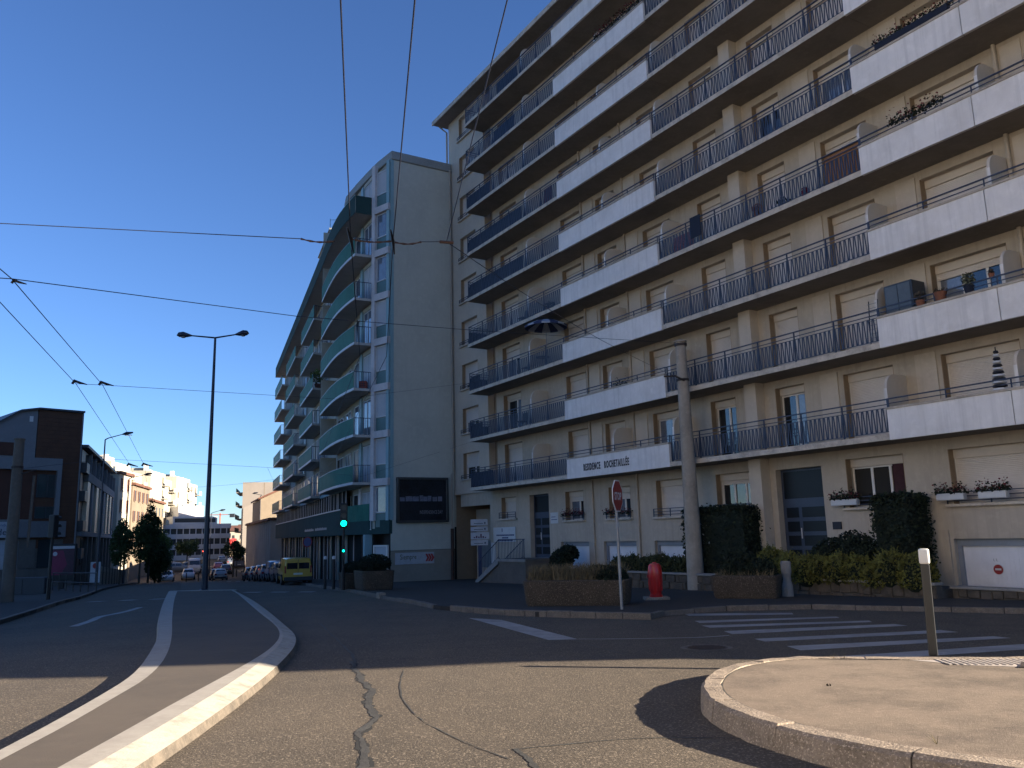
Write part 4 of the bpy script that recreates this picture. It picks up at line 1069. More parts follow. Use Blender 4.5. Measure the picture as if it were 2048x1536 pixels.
rw = thing('retaining_wall', 'tall pale retaining wall with a red banner closing the street', 'wall', (-80,216,gz(216)), Matrix.Translation((-82.5,214,0)) @ Matrix.Rotation(math.radians(18),4,'Z'))
obj('wall', MB().ext([(0,-6),(0.0,-2.6),(2.2,-0.2),(12,-0.2),(12,-6)], 'y', 0, 1.0), M_ochre, rw)
rb = tag(obj('red_banner', MB().box(2.4,10.2,-0.08,-0.03,-1.9,0.6), mat('red_banner',(0.55,0.05,0.05),0.6,0.1), F=FR['F:'+rw.name]), 'wide red banner fixed along the distant retaining wall', 'banner')
# tower crane
M_crane = mat('crane_red', (0.45,0.12,0.08), 0.6, 0.0)
cr = thing('tower_crane', 'thin red tower crane above the far roofs', 'crane', (-149,420,gz(420)))
mb = MB(); mb.box(-149.75,-149.25,419.7,420.3,-5,14.0); obj('mast', mb, M_crane, cr)
obj('jib', MB().box(-157,-142.5,419.7,420.3,13.1,13.4), M_crane, cr)
obj('counterweight', MB().box(-144.5,-142.2,419.4,420.6,11.8,13.6), M_dkframe, cr)
# roofs beyond, a hazy town edge
for i, (x, y, l, z) in enumerate([(-118,300,16,3.4),(-104,310,12,4.6),(-92,320,14,4.0),(-132,330,14,5.0)]):
    house(['grey-roofed far house left of the crane','reddish far house under the crane','far house right of the crane mast','tall far house partly behind the white tower'][i], (x,y), 8, l, 10, z, (M_tan,M_pink,M_sunw,M_concF)[i], 2, 4, M_winF, (0.8,1.2), M_tile, side=1, gable=1.5, frame=False)
# pale block added behind the viewer, unseen, to bounce light onto the shaded facades
M_pale = mat('pale_bounce_render', (0.46,0.43,0.39), 0.9, 0.06, 0.5)
ob = thing('building', 'pale light-bouncing apartment block added across the road behind the viewer, mirrored in the windows', 'apartment building', (-18,-25,gz(-25)), Matrix.Translation((-15.5,6,0)) @ Matrix.Rotation(math.radians(-97),4,'Z'))
obj('wall', MB().box(0,70,-12,0,-4,24), M_pale, ob)
for f in range(8):
    for c in range(16):
        obj('window', MB().box(2+c*4.2,3.8+c*4.2,0.01,0.05,0.2+f*2.9,1.9+f*2.9), M_winF, ob)

# ------------------------------------------------------------------ street furniture
M_steel = mat('dark_blue_steel', (0.0225,0.0288,0.0495), 0.35, 0.1, 2.0, metal=0.2)
M_galv = mat('galvanised_steel', (0.252,0.261,0.279), 0.5, 0.1, 3.0, metal=0.5)
M_conc = mat('pole_concrete', (0.34,0.29,0.235), 0.9, 0.14, 1.2, bump=0.4, bscale=30, streak=0.3)
M_lens = mat('lamp_lens', (0.27,0.27,0.252), 0.2, 0.0)
def gp(x, y, dz=0): return (x, y, gz(y)+dz)
# tall double lamp
x, y = -15.6, 42.0; zg = gz(y)+0.14
lp_ = thing('street_lamp', 'tall dark two-armed street lamp standing on the median', 'street lamp', (x,y,zg))
obj('pole', MB().tube([(x,y,zg),(x,y,zg+2),(x+0.03,y,10.55)],[0.16,0.135,0.06],12), M_steel, lp_, smooth=True)
obj('base_plate', MB().lathe((x,y,zg),[(0.24,0),(0.24,0.03),(0.17,0.06),(0.17,0.25),(0.16,0.27)],14), M_steel, lp_)
obj('door', MB().box(x-0.07,x+0.07,y-0.165,y-0.14,zg+0.5,zg+0.95), M_steel, lp_)
for sx, ln in ((-1,1.95),(1,1.75)):
    obj('arm', MB().tube([(x+0.03,y,10.55),(x+sx*ln*0.72,y,10.72)],[0.045,0.035],8), M_steel, lp_)
    cx = x+sx*ln*0.85
    hd = obj('lamp_head', MB().add([],[]) and MB().tube([(x+sx*ln*0.62,y,10.70),(x+sx*ln*0.74,y,10.73),(x+sx*ln*0.86,y,10.77),(x+sx*ln*0.97,y,10.77),(x+sx*ln*1.03,y,10.74)],[0.04,0.11,0.16,0.13,0.02],10), M_steel, lp_, smooth=True)
    obj('lens', MB().lathe((cx,y,10.58),[(0.02,0.0),(0.10,0.02),(0.13,0.07)],12), M_lens, hd)
def small_lamp(x, y, h, label, arm=1.5, dirx=1):
    z = gz(y)+0.1; t = thing('street_lamp', label, 'street lamp', (x,y,z), group=None)
    obj('pole', MB().tube([(x,y,z),(x,y,z+h)],[0.11,0.05],8), M_steel, t, smooth=True)
    obj('arm', MB().tube([(x,y,z+h),(x+dirx*0.25,y,z+h+0.12),(x+dirx*arm,y,z+h+0.38)],[0.045,0.04,0.03],6), M_steel, t)
    hd = obj('lamp_head', MB().tube([(x+dirx*arm,y,z+h+0.38),(x+dirx*(arm+0.3),y,z+h+0.45),(x+dirx*(arm+0.8),y,z+h+0.50)],[0.05,0.13,0.06],8), M_steel, t, smooth=True)
    obj('lens', MB().box(x+dirx*(arm+0.45)-0.25,x+dirx*(arm+0.45)+0.25,y-0.08,y+0.08,z+h+0.28,z+h+0.33), M_lens, hd)
    return t
small_lamp(-31.3, 62.5, 10.9, 'single-arm street lamp in front of the dark wing, the nearest on the left pavement', 1.3)
small_lamp(-38.9, 83.0, 10.3, 'single-arm street lamp between the oval tree and the cream house', 1.5)
small_lamp(-44.0, 120.0, 9.0, 'slim pale street lamp among the distant parked cars', 1.2)
small_lamp(-38.5, 125.0, 11.5, 'slim street lamp in front of the tan gable', -1.2, 1)
# concrete poles
def cpole(x, y, h, label, r0=0.27, r1=0.17):
    z = gz(y)+0.1; t = thing('concrete_pole', label, 'pole', (x,y,z))
    obj('shaft', MB().tube([(x,y,z),(x,y,z+h*0.5),(x-0.02,y,z+h)],[r0,(r0+r1)/2,r1],16), M_conc, t, smooth=True)
    return t
P1 = cpole(6.41, 30.2, 9.1, 'thick round concrete pole by the planter in front of the long apartment block', 0.31, 0.19)
obj('cap', MB().lathe((6.39,30.2,gz(30.2)+9.2),[(0.24,0),(0.24,0.05),(0.1,0.10)],12), M_conc, P1)
for zz in (6.85, 5.5): obj('clamp', MB().lathe((6.40,30.2,zz-0.05),[(0.235,0),(0.235,0.09)],12), M_iron, P1)
obj('bracket', MB().tube([(6.40,30.0,5.45),(6.0,29.6,5.55),(5.6,29.7,5.56)],0.035,6), M_iron, P1)
M_conc_old = M_conc; M_conc = mat('pole_concrete_shaded', (0.13,0.11,0.09), 0.9, 0.14, 1.2, bump=0.4, bscale=30, streak=0.3)  # same concrete, darkened in the colour for the dim left side
P2 = cpole(-20.95, 34.6, 6.7, 'thick concrete pole on the left pavement in front of the brown cladding', 0.25, 0.19)
obj('cap', MB().lathe((-20.97,34.6,gz(34.6)+6.8),[(0.22,0),(0.22,0.05),(0.1,0.09)],12), M_conc, P2)
obj('clamp', MB().lathe((-20.97,34.6,gz(34.6)+5.6),[(0.23,0),(0.23,0.09)],12), M_iron, P2)
obj('insulator', MB().tube([(-20.7,34.5,gz(34.6)+5.35),(-20.25,34.6,gz(34.6)+5.5),(-20.15,34.6,gz(34.6)+5.5)],0.03,6), M_iron, P2)
pip = tag(obj('steel_pipe', MB().tube([(-20.45,34.9,gz(34.9)+2.3),(-20.40,34.9,gz(34.9)+5.3)],0.06,8), M_conc), 'slim grey pipe fixed beside the left concrete pole', 'pipe')
# stop sign, seen from the side
x, y = 2.59, 21.08; z = gz(y)+0.14
st = thing('stop_sign', 'red octagonal stop sign turned sideways on a slim grey post', 'traffic sign', (x,y,z))
obj('post', MB().tube([(x,y,z),(x-0.03,y,z+3.16)],0.038,8), M_galv, st, smooth=True)
M_stop = mat('sign_red', (0.27,0.0198,0.018), 0.5, 0.1, 3.0)
M_signw = mat('sign_white', (0.558,0.558,0.558), 0.5, 0.05)
sdv = Vector((0.42,0.91,0)).normalized(); sn = Vector((sdv.y,-sdv.x,0))     # face looks towards +x -y
cz = z+2.80
def octo(r, o, th, mb=None):
    mb = mb or MB(); vs = []
    c = Vector((x-0.02,y,cz))
    for s_ in (o, o+th):
        for i in range(8):
            a = math.radians(22.5+45*i); p = c+sdv*(r*math.cos(a))+Vector((0,0,1))*(r*math.sin(a))+sn*s_; vs.append(tuple(p))
    mb.add(vs, [tuple(range(8))[::-1], tuple(range(8,16))]+[(i,(i+1)%8,8+(i+1)%8,8+i) for i in range(8)]); return mb
obj('plate_border', octo(0.43,0.03,0.022), M_signw, st)
obj('plate', octo(0.40,0.0525,0.003), M_stop, st)
text('lettering', 'STOP', 0.27, M_signw, st, plc(tuple(Vector((x-0.02,y,cz-0.1))+sn*0.058), sdv), depth=0.001, sx=0.85, bold=0.006, align='CENTER')
obj('clamp', MB().box(x-0.05,x+0.03,y-0.045,y+0.045,z+2.44,z+2.48).box(x-0.05,x+0.03,y-0.045,y+0.045,z+2.0,z+2.12), M_galv, st)
# bollard on the traffic island
x, y = 5.23, 10.82; z = gz(y)+0.19
bo = thing('bollard', 'dark square bollard with a white rounded cap near the zebra crossing', 'bollard', (x,y,z))
FBo = Matrix.Translation((x,y,z)) @ Matrix.Rotation(math.radians(-28),4,'Z') @ Matrix.Rotation(math.radians(0.9),4,'Y')
M_boll = mat('bollard_brown_steel', (0.020,0.020,0.019), 0.4, 0.1, 4.0)
obj('shaft', MB().box(-0.052,0.052,-0.052,0.052,0,1.13), M_boll, bo, bevel=0.016, F=FBo)
obj('cap', MB().box(-0.062,0.062,-0.062,0.062,1.13,1.325), mat('bollard_white_cap',(0.675,0.657,0.612),0.4,0.03), bo, bevel=0.03, F=FBo, seg=3, smooth=True)
# hydrant cover
x, y = 4.12, 25.1; z = gz(y)+0.13
hy = thing('fire_hydrant', 'bright red standing hydrant with ribbed casing on a small concrete base', 'fire hydrant', (x,y,z))
M_hyd = mat('hydrant_red', (0.45,0.0108,0.0108), 0.35, 0.06, 3.0, coat=0.3)
obj('base', MB().box(x-0.36,x+0.36,y-0.28,y+0.28,z-0.05,z+0.07), M_gran, hy, bevel=0.02)
prof_ = [(0.19,0.07),(0.195,0.12),(0.17,0.14),(0.17,0.20),(0.18,0.24),(0.19,0.45),(0.21,0.62),(0.21,0.80),(0.195,0.93),(0.17,0.99),(0.15,1.0)]
obj('casing', MB().lathe((x,y,z), prof_, 18), M_hyd, hy, smooth=True)
mb = MB()
for i in range(12):
    a = 2*math.pi*i/12; cx, cy = x+0.20*math.cos(a), y+0.20*math.sin(a)
    mb.tube([(x+0.19*math.cos(a),y+0.19*math.sin(a),z+0.25),(cx,cy,z+0.6),(cx,cy,z+0.8),(x+0.17*math.cos(a),y+0.17*math.sin(a),z+0.99)],0.014,5)
obj('ribs', mb, M_hyd, hy)
obj('lid', MB().lathe((x,y,z+0.99),[(0.165,0),(0.16,0.03),(0.07,0.055),(0.06,0.08),(0.02,0.085)],16), M_hyd, hy, smooth=True)
obj('hinge', MB().box(x-0.24,x-0.21,y-0.04,y+0.04,z+0.62,z+0.72), M_hyd, hy)
# small pale concrete post
x, y = 8.0, 25.0; z = gz(y)+0.1
cp = thing('concrete_post', 'squat pale waisted concrete post beside the right planter', 'post', (x,y,z))
obj('shaft', MB().lathe((x,y,z),[(0.17,0),(0.165,0.3),(0.12,0.48),(0.115,0.56),(0.15,0.70),(0.155,1.0),(0.13,1.04)],10), M_wcap, cp)
# planters of exposed aggregate concrete
M_agg = mat('exposed_aggregate', (0.075,0.055,0.038), 0.95, 0.15, 2.0, bump=1.0, bscale=60, speck=0.8, spscale=38)
M_soil = mat('soil', (0.027,0.0198,0.0144), 1.0, 0.2, 8.0, bump=0.8)
def planter(name, label, p, ang, lx, ly, h, flare=0.06, bev=0.05):
    F = Matrix.Translation(p) @ Matrix.Rotation(math.radians(ang),4,'Z')
    t = thing(name, label, 'planter', p, F)
    a, b = lx/2, ly/2; f = flare
    mb = MB(); n = 6
    def ring(a_, b_, z_, r):
        out = []
        for cx, cy, s0 in ((a_-r,b_-r,0),(-a_+r,b_-r,90),(-a_+r,-b_+r,180),(a_-r,-b_+r,270)):
            for q in range(n+1):
                t_ = math.radians(s0+90*q/n); out.append((cx+r*math.cos(t_), cy+r*math.sin(t_), z_))
        return out
    rs_ = [ring(a-f-0.05,b-f-0.05,0.0,0.18), ring(a-f,b-f,0.10,0.2), ring(a-0.01,b-0.01,h-0.08,0.22), ring(a,b,h-0.02,0.22), ring(a-0.03,b-0.03,h,0.2), ring(a-0.10,b-0.10,h,0.16), ring(a-0.11,b-0.11,h-0.08,0.15)]
    m_ = len(rs_[0])
    for r_ in rs_: mb.v += r_
    for i in range(len(rs_)-1):
        for j in range(m_): mb.f.append((i*m_+j, i*m_+(j+1)%m_, (i+1)*m_+(j+1)%m_, (i+1)*m_+j))
    mb.f.append(tuple(range(m_))[::-1])
    obj('tub', mb, M_agg, t, smooth=True)
    obj('soil', MB().add([(x_,y_,h-0.06) for x_,y_,_ in ring(a-0.105,b-0.105,0,0.15)], [tuple(range(m_))]), M_soil, t)
    return F
FP1 = planter('planter', 'long brown aggregate planter with dry grass beside the stop sign', gp(1.72,23.75,0.12), -14, 2.95, 1.45, 0.70)
FP2 = planter('planter', 'brown aggregate planter in front of the thick concrete pole', gp(6.75,24.8,0.12), -26, 1.95, 1.1, 0.66)
FP3 = planter('planter', 'tall dark planter with a round shrub in front of the banner wall', gp(-6.45,37.9,0.12), -66, 1.9, 1.5, 0.85)
FP4 = planter('planter', 'dark planter with a low shrub behind the traffic light', gp(-7.7,39.8,0.12), -66, 1.5, 1.3, 0.75)
# ------------------------------------------------------------------ traffic lights
M_tlb = mat('signal_black', (0.0108,0.0108,0.0126), 0.5, 0.0)
M_green = mat('signal_green_lit', (0,0.27,0.18), 0.4, 0.0, emit=(0.0,1.0,0.55), estr=3.2)
M_redl = mat('signal_red_lit', (0.36,0.018,0.018), 0.4, 0.0, emit=(1.0,0.10,0.06), estr=2.2)
M_off = mat('signal_lens_off', (0.027,0.027,0.027), 0.3, 0.0)
def signal(label, x, y, lit, zf=0.1, ht=3.55, face=-90, rep=True, s=1.0, post_h=None):
    z = gz(y)+zf; F = Matrix.Translation((x,y,z)) @ Matrix.Rotation(math.radians(face+90),4,'Z')
    t = thing('traffic_light', label, 'traffic light', (x,y,z), F)
    obj('post', MB().tube([(0,0,0),(0,0,ht-0.9)],0.055,10).tube([(0,0,0),(0,0,0.9)],0.085,10), M_tlb, t)
    hd = obj('signal_head', MB().box(-0.15*s,0.15*s,-0.15,0.12,ht-1.0*s,ht), M_tlb, t, bevel=0.03)
    for i, zz in enumerate((ht-0.17*s, ht-0.50*s, ht-0.83*s)):
        on = {'g':2,'r':0}.get(lit) == i
        obj('lens', MB().disc((0,-0.155,zz),(0,1,0),0.115*s,0.02,18), (M_green if lit == 'g' else M_redl) if on else M_off, hd)
        mb = MB(); o = 0; n = 10
        for j in range(n+1):
            a = math.pi*(j/n*1.15-0.075)
            for yy, r in ((-0.16,0.13*s),(-0.34,0.125*s)): mb.v.append((r*math.cos(a),yy,zz+r*math.sin(a)))
        for j in range(n): mb.f.append((2*j,2*j+2,2*j+3,2*j+1))
        obj('visor', mb, M_tlb, hd)
    if rep:
        r_ = obj('repeater', MB().box(-0.07,0.07,-0.14,-0.02,ht-2.55,ht-1.95), M_tlb, t, bevel=0.015, seg=1)
        obj('lens', MB().disc((0,-0.148,ht-2.40 if lit == 'r' else ht-2.18),(0,1,0),0.045,0.014,12), M_green if lit == 'g' else M_redl, r_)
    return t
signal('green-lit black traffic light at the kerb before the green balcony block', -8.02, 38.8, 'g', face=-78, ht=3.95, s=1.12)
t_ = signal('unlit pale-backed traffic light on the left pavement by the advertising panel', -20.1, 36.1, 'x', face=75, ht=3.6, rep=False)
signal('distant red traffic light right of the tall lamp post', -40.4, 121, 'r', zf=0.0, face=-110, ht=3.9, rep=False)
signal('distant red traffic light seen just left of the tall lamp post', -45.2, 121.0, 'r', zf=0.0, face=-110, ht=3.9, rep=False)
# pair of slim parking posts left of the green signal
for (px_, py_, lb) in ((-9.2,40.3,'slim dark pavement post, the farther left of the pair by the green traffic light'),(-8.7,39.9,'slim dark pavement post, the one nearer the green traffic light')):
    t = thing('bollard', lb, 'bollard', gp(px_,py_,0.1))
    obj('shaft', MB().tube([gp(px_,py_,0.1),gp(px_,py_,1.5)],0.075,8), M_tlb, t)
    obj('cap', MB().lathe(gp(px_,py_,1.5),[(0.08,0),(0.085,0.1),(0.05,0.15)],8), M_signw, t)
# left: advertising panel
x, y = -28.2, 52.0; z = gz(y)+0.1
ap = thing('advertising_panel', 'free-standing dark advertising panel with a magenta poster on the left pavement', 'advertising panel', (x,y,z))
FAp = Matrix.Translation((x,y,z)) @ Matrix.Rotation(math.radians(10),4,'Z')
obj('casing', MB().box(-0.78,0.78,-0.12,0.12,0.55,2.75), M_tlb, ap, F=FAp, bevel=0.03, seg=1)
obj('foot', MB().box(-0.15,0.15,-0.1,0.1,-0.1,0.56), M_tlb, ap, F=FAp)
obj('poster', MB().box(-0.68,0.68,-0.135,-0.122,0.85,2.62), mat('poster_plum',(0.045,0.0108,0.0315),0.4,0.3,1.0), ap, F=FAp)
obj('poster_field', MB().ext([(-0.68,0.85),(-0.05,0.85),(0.30,1.5),(0.05,2.35),(-0.68,2.35)],'y',-0.141,-0.136), mat('poster_magenta',(0.16,0.006,0.05),0.4,0.2,1.5), ap, F=FAp)
obj('poster_band', MB().box(-0.68,0.68,-0.141,-0.136,2.45,2.62), M_ban, ap, F=FAp)
obj('poster_disc', MB().disc((-0.42,-0.142,2.15),(0,1,0),0.13,0.004,16), M_ban, ap, F=FAp)
pn = thing('no_parking_sign', 'white panel with a red no-entry disc at the foot of the dark wing', 'sign', gp(-33.4,66.5,0.1))
obj('panel', MB().box(-33.8,-33.0,66.45,66.5,gz(66.5)+0.3,gz(66.5)+1.9), M_ban, pn)
obj('disc', MB().disc((-33.4,66.43,gz(66.5)+1.6),(0,1,0),0.22,0.02,16), M_stop, pn)
# low fence along the left shop front
fe = thing('railing_fence', 'low grey barrier along the left pavement behind the concrete pole', 'railing', gp(-24,45,0.1))
mb = MB()
for i in range(7):
    xx, yy = -21.5-i*0.9, 43.0+i*0.95; mb.tube([gp(xx,yy,0.1),gp(xx,yy,1.1)],0.03,6)
for h_ in (1.1,0.6): mb.tube([gp(-21.5,43.0,h_),gp(-26.9,48.7,h_)],0.03,6)
obj('rails', mb, M_tlb, fe)
ub = thing('utility_box', 'pale grey utility box on the left pavement by the barrier', 'utility box', gp(-25.4,43.4,0.1))
obj('body', MB().box(-26.7,-24.4,43.4,44.0,gz(43.4),gz(43.4)+0.95), M_dkframe, ub, bevel=0.02, seg=1)
obj('door_joint', MB().box(-25.56,-25.54,43.385,43.399,gz(43.4)+0.1,gz(43.4)+0.9), M_tlb, ub)
# prohibition roundel among the right-hand parked cars
rp = thing('road_sign', 'round dark red and blue no-parking sign above the parked cars', 'traffic sign', gp(-14.3,57.5,0.1))
obj('post', MB().tube([gp(-14.3,57.5,0.1),gp(-14.3,57.5,3.1)],0.04,6), M_galv, rp)
obj('plate', MB().disc((-14.35,57.42,gz(57.5)+2.75),(0.25,0.97,0),0.33,0.02,20), mat('sign_blue',(0.027,0.027,0.108),0.5,0.0), rp)
obj('rim', MB().tube([(-14.35+0.33*math.cos(a)*0.97,57.40-0.33*math.cos(a)*0.25,gz(57.5)+2.75+0.33*math.sin(a)) for a in [i*math.pi/10 for i in range(21)]],0.03,5), M_stop, rp)
# direction totem by the entrance stairs
x, y = -1.98, 48.0-2.4; z = gz(y)+0.1
to = thing('direction_sign', 'blue post carrying four white direction panels beside the entrance stairs', 'sign', (x,y,z))
M_navy = mat('navy_post', (0.0135,0.027,0.09), 0.5, 0.1)
obj('post', MB().box(x-0.10,x+0.10,y-0.05,y+0.05,z,z+2.0), M_navy, to)
for i, (za, zb__) in enumerate(((3.05,3.38),(2.73,2.98),(2.30,2.68),(1.98,2.26))):
    pa = obj('sign_panel', MB().box(x-0.48,x+0.45+(0.08 if i == 2 else 0),y-0.10,y-0.06,z+za-0.05,z+zb__-0.05), M_ban, to)
    mb = MB()
    if i == 2:
        for q, hh in enumerate((0.06,0.12,0.08,0.22,0.10,0.06)): mb.box(x-0.32+q*0.12,x-0.24+q*0.12,y-0.108,y-0.101,z+za+0.02,z+za+0.02+hh)
        obj('pictogram', mb, mat('pictogram_plum',(0.081,0.027,0.054),0.6,0.0), pa)
    else:
        mb.box(x-0.3,x+0.2,y-0.108,y-0.101,z+za+0.04,z+za+0.07); mb.box(x+0.26,x+0.34,y-0.108,y-0.101,z+za+0.03,z+za+0.12)
        obj('print', mb, M_bluedoor, pa)
# for-sale style banner on the wall by the stairs
wb = thing('wall_banner', 'large white printed board on the wall beside the left entrance door', 'sign', A2W(-3.1,1.2,-0.4), FA)
obj('board', MB().box(-4.45,-2.10,YW-0.06,YW-0.03,-0.42,0.36), M_signw, wb)
M_print = mat('print_navy', (0.027,0.045,0.144), 0.6, 0.0)
mb = MB().box(-3.52,-3.44,YW-0.068,YW-0.061,0.12,0.30)
for zz, a, b in ((-0.06,-4.1,-2.3),(-0.20,-3.5,-2.9),(-0.34,-4.0,-2.4)):
    xx = a
    while xx < b: l = random.uniform(0.06,0.16); mb.box(xx,xx+l,YW-0.068,YW-0.061,zz-0.035,zz+0.035); xx += l+0.025
obj('print', mb, M_print, wb)
pl_ = thing('door_plaque', 'small white notice right of the left entrance door', 'sign', A2W(1.5,1.2,0.9), FA)
obj('plate', MB().box(1.25,1.90,YW-0.03,YW-0.005,0.45,0.98), M_signw, pl_)
obj('print', MB().box(1.32,1.83,YW-0.036,YW-0.031,0.62,0.65).box(1.32,1.7,YW-0.036,YW-0.031,0.75,0.78), M_print, pl_)
pq = tag(obj('wall_plaque', MB().box(17.75,18.08,YW-0.04,YW-0.005,-0.12,0.12), M_letter, F=FA), 'small black plaque right of the slate blue entrance door', 'plaque')
wpn = tag(obj('white_panel', MB().box(-4.75,-4.28,YW-0.05,YW-0.01,-2.2,-0.45), M_signw, F=FA), 'tall white panel on the corner pier left of the stairs', 'panel')
nt_ = tag(obj('notice_board', MB().box(-8.3,-7.0,2.5,2.58,-1.9,-0.35), mat('notice_grey',(0.198,0.225,0.243),0.7,0.15,2.0), F=FA), 'pale grey notice board in the passage under the block', 'notice board')
ns = thing('garage_sign', 'round red no-parking disc on the white garage door at the right edge', 'sign', A2W(23.2,1.4,-1.2), FA)
obj('disc', MB().disc((22.75,YW+0.205,-1.28),(0,1,0),0.145,0.01,20), M_signw, ns)
obj('ring', MB().disc((22.75,YW+0.199,-1.28),(0,1,0),0.13,0.004,20), M_stop, ns)
obj('emblem', MB().box(22.67,22.83,YW+0.190,YW+0.196,-1.30,-1.25), M_signw, ns)
text('lettering', 'L L', 0.10, M_garfr, ns, plc((22.64,YW+0.205,-1.06), (1,0,0)), depth=0.002)
# ------------------------------------------------------------------ entrance stairs
es = thing('entrance_stairs', 'concrete entrance stairs with pale stringers and dark blue railings at the left door', 'stairs', A2W(-2,0,gz(44)), FA)
M_step = mat('step_concrete', (0.13,0.11,0.09), 0.9, 0.12, 1.5, bump=0.3)
zl_ = -1.22; gzz = gz(45)+0.1; n = 8; rise = (zl_-gzz)/n; tread = 0.30
obj('landing', MB().box(-1.0,1.55,-0.45,YW,-2.8,zl_), M_step, es)
obj('landing_edge', MB().box(-1.0,1.6,-0.52,-0.45,zl_-0.12,zl_+0.01), M_wcap, es)
for i in range(n-1):
    x1 = -1.0-tread*i
    obj('step', MB().box(x1-tread,x1,-0.38,0.98,-2.9,zl_-rise*(i+1)), M_step, es, bevel=0.008, seg=1)
xe = -1.0-tread*(n-1)
for yy in (-0.50,1.0):
    obj('stringer', MB().add([(-1.0,yy,zl_-0.25),(-1.0,yy+0.12,zl_-0.25),(-1.0,yy,zl_+0.05),(-1.0,yy+0.12,zl_+0.05),(xe-0.3,yy,gzz-0.1),(xe-0.3,yy+0.12,gzz-0.1),(xe-0.3,yy,gzz+0.12),(xe-0.3,yy+0.12,gzz+0.12)],
        [(0,1,3,2),(4,6,7,5),(0,2,6,4),(1,5,7,3),(2,3,7,6),(0,4,5,1)]), M_wcap, es)
    mb = MB(); m = 14
    for i in range(m+1):
        t = i/m; xx = -1.0+(xe+1.0)*t; zz = zl_+0.05+(gzz+0.20-zl_)*t
        mb.tube([(xx,yy+0.06,zz),(xx,yy+0.06,zz+0.88)],0.011 if 0 < i < m else 0.02,5)
    mb.tube([(-1.0,yy+0.06,zl_+0.93),(xe,yy+0.06,gzz+1.10)],0.022,6); mb.tube([(-1.0,yy+0.06,zl_+0.12),(xe,yy+0.06,gzz+0.28)],0.012,6)
    obj('railing', mb, M_rail, es)
mb = MB()
for i in range(18):
    xx = -1.0+i*0.145; mb.tube([(xx,-0.44,zl_),(xx,-0.44,zl_+0.95)],0.011,5)
mb.tube([(-1.0,-0.44,zl_+0.95),(1.5,-0.44,zl_+0.95)],0.022,6)
obj('railing', mb, M_rail, es)
# ------------------------------------------------------------------ vegetation
M_hedge = mat('thuja_dark', (0.014,0.024,0.009), 0.9, 0.42, 2.2)
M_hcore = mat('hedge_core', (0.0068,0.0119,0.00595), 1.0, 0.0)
M_yel = mat('golden_conifer', (0.135,0.125,0.018), 0.85, 0.35, 2.5)
M_yel2 = mat('olive_foliage', (0.045,0.050,0.013), 0.9, 0.3, 3.0)
M_dark = mat('dark_shrub', (0.012,0.021,0.009), 0.9, 0.3, 4.0)
M_treeg = mat('tree_foliage', (0.040,0.068,0.018), 0.85, 0.35, 1.5)
M_treel = mat('bright_foliage', (0.10,0.145,0.028), 0.85, 0.3, 1.0)
M_bark = mat('bark', (0.0595,0.04675,0.034), 0.95, 0.2, 5.0)
M_dry = mat('dry_grass', (0.16,0.125,0.07), 0.95, 0.25, 6.0)
M_gran_flower = mat('geranium_red', (0.136,0.0102,0.02125), 0.7, 0.3, 20)
def ell(c, r, shell=0.55, bot=-1):
    def f():
        while True:
            v = Vector((random.gauss(0,1),random.gauss(0,1),random.gauss(0,1)))
            if v.length < 1e-3: continue
            v.normalize()
            if v.z < bot: continue
            k = shell+(1-shell)*random.random()**0.6
            return (c[0]+v.x*r[0]*k, c[1]+v.y*r[1]*k, c[2]+v.z*r[2]*k)
    return f
def boxsh(a, b):
    def f():
        p = [random.uniform(a[i],b[i]) for i in range(3)]
        k = random.choice((0,0,1,1,2,2,2))
        s_ = random.choice((0,1)) if k < 2 else 1
        ins = random.gauss(0.03,0.07); p[k] = (a[k]+ins-0.03) if s_ == 0 else (b[k]-ins+0.03)
        return p
    return f
def shrubbery(name, label, cat, base, F, blobs, n, size, m, core=None, sprigs=0, group=None):
    t = thing(name, label, cat, base, F, group=group)
    mb = MB(); cb = MB(); tot_ = sum(r[0]*r[1]+r[2]*r[0] for c, r in blobs)
    for c, r in blobs:
        q = int(n*(r[0]*r[1]+r[2]*r[0])/tot_); mb.leaves(q, ell(c, r, 0.72, -0.5), size)
        rings = []
        cb.lathe((0,0,0), [(0,0)]*0+[(max(0.01,math.cos(a)*r[0]*0.72), 0) for a in ()] or [(0.01,0),(0.01,0.001)], 3)
        k = 8; o = len(cb.v)
        for i in range(6):
            a = -math.pi/2+math.pi*i/5
            for j in range(k):
                b = 2*math.pi*j/k; cb.v.append((c[0]+r[0]*0.75*math.cos(a)*math.cos(b), c[1]+r[1]*0.75*math.cos(a)*math.sin(b), c[2]+r[2]*0.75*math.sin(a)))
        for i in range(5):
            for j in range(k): cb.f.append((o+i*k+j,o+i*k+(j+1)%k,o+(i+1)*k+(j+1)%k,o+(i+1)*k+j))
        for _ in range(int(sprigs*r[0])):
            a = random.random()*6.28; rr = random.random()**0.5; bx = c[0]+r[0]*rr*math.cos(a); by = c[1]+r[1]*rr*math.sin(a)
            bz = c[2]+r[2]*math.sqrt(max(0,1-rr*rr)); dx, dy = random.gauss(0,0.08), random.gauss(0,0.08); h_ = random.uniform(0.08,0.26)
            w_ = 0.018
            for q2 in range(5):
                z_ = bz-0.04+h_*q2/5; p = Vector((bx+dx*q2/4,by+dy*q2/4,z_)); s2 = 0.05*(1-q2/6)
                mb.add([p+Vector((-s2,random.gauss(0,.02),0)),p+Vector((0,s2*0.3,s2)),p+Vector((s2,random.gauss(0,.02),0)),p+Vector((0,-s2*.3,-s2*.4))],[(0,1,2,3)])
    obj('foliage', mb, m, t); tag(obj('foliage_core', cb, core or M_hcore, t), kind='stuff')  # dark solid core added so the leaves are not see-through
    return t
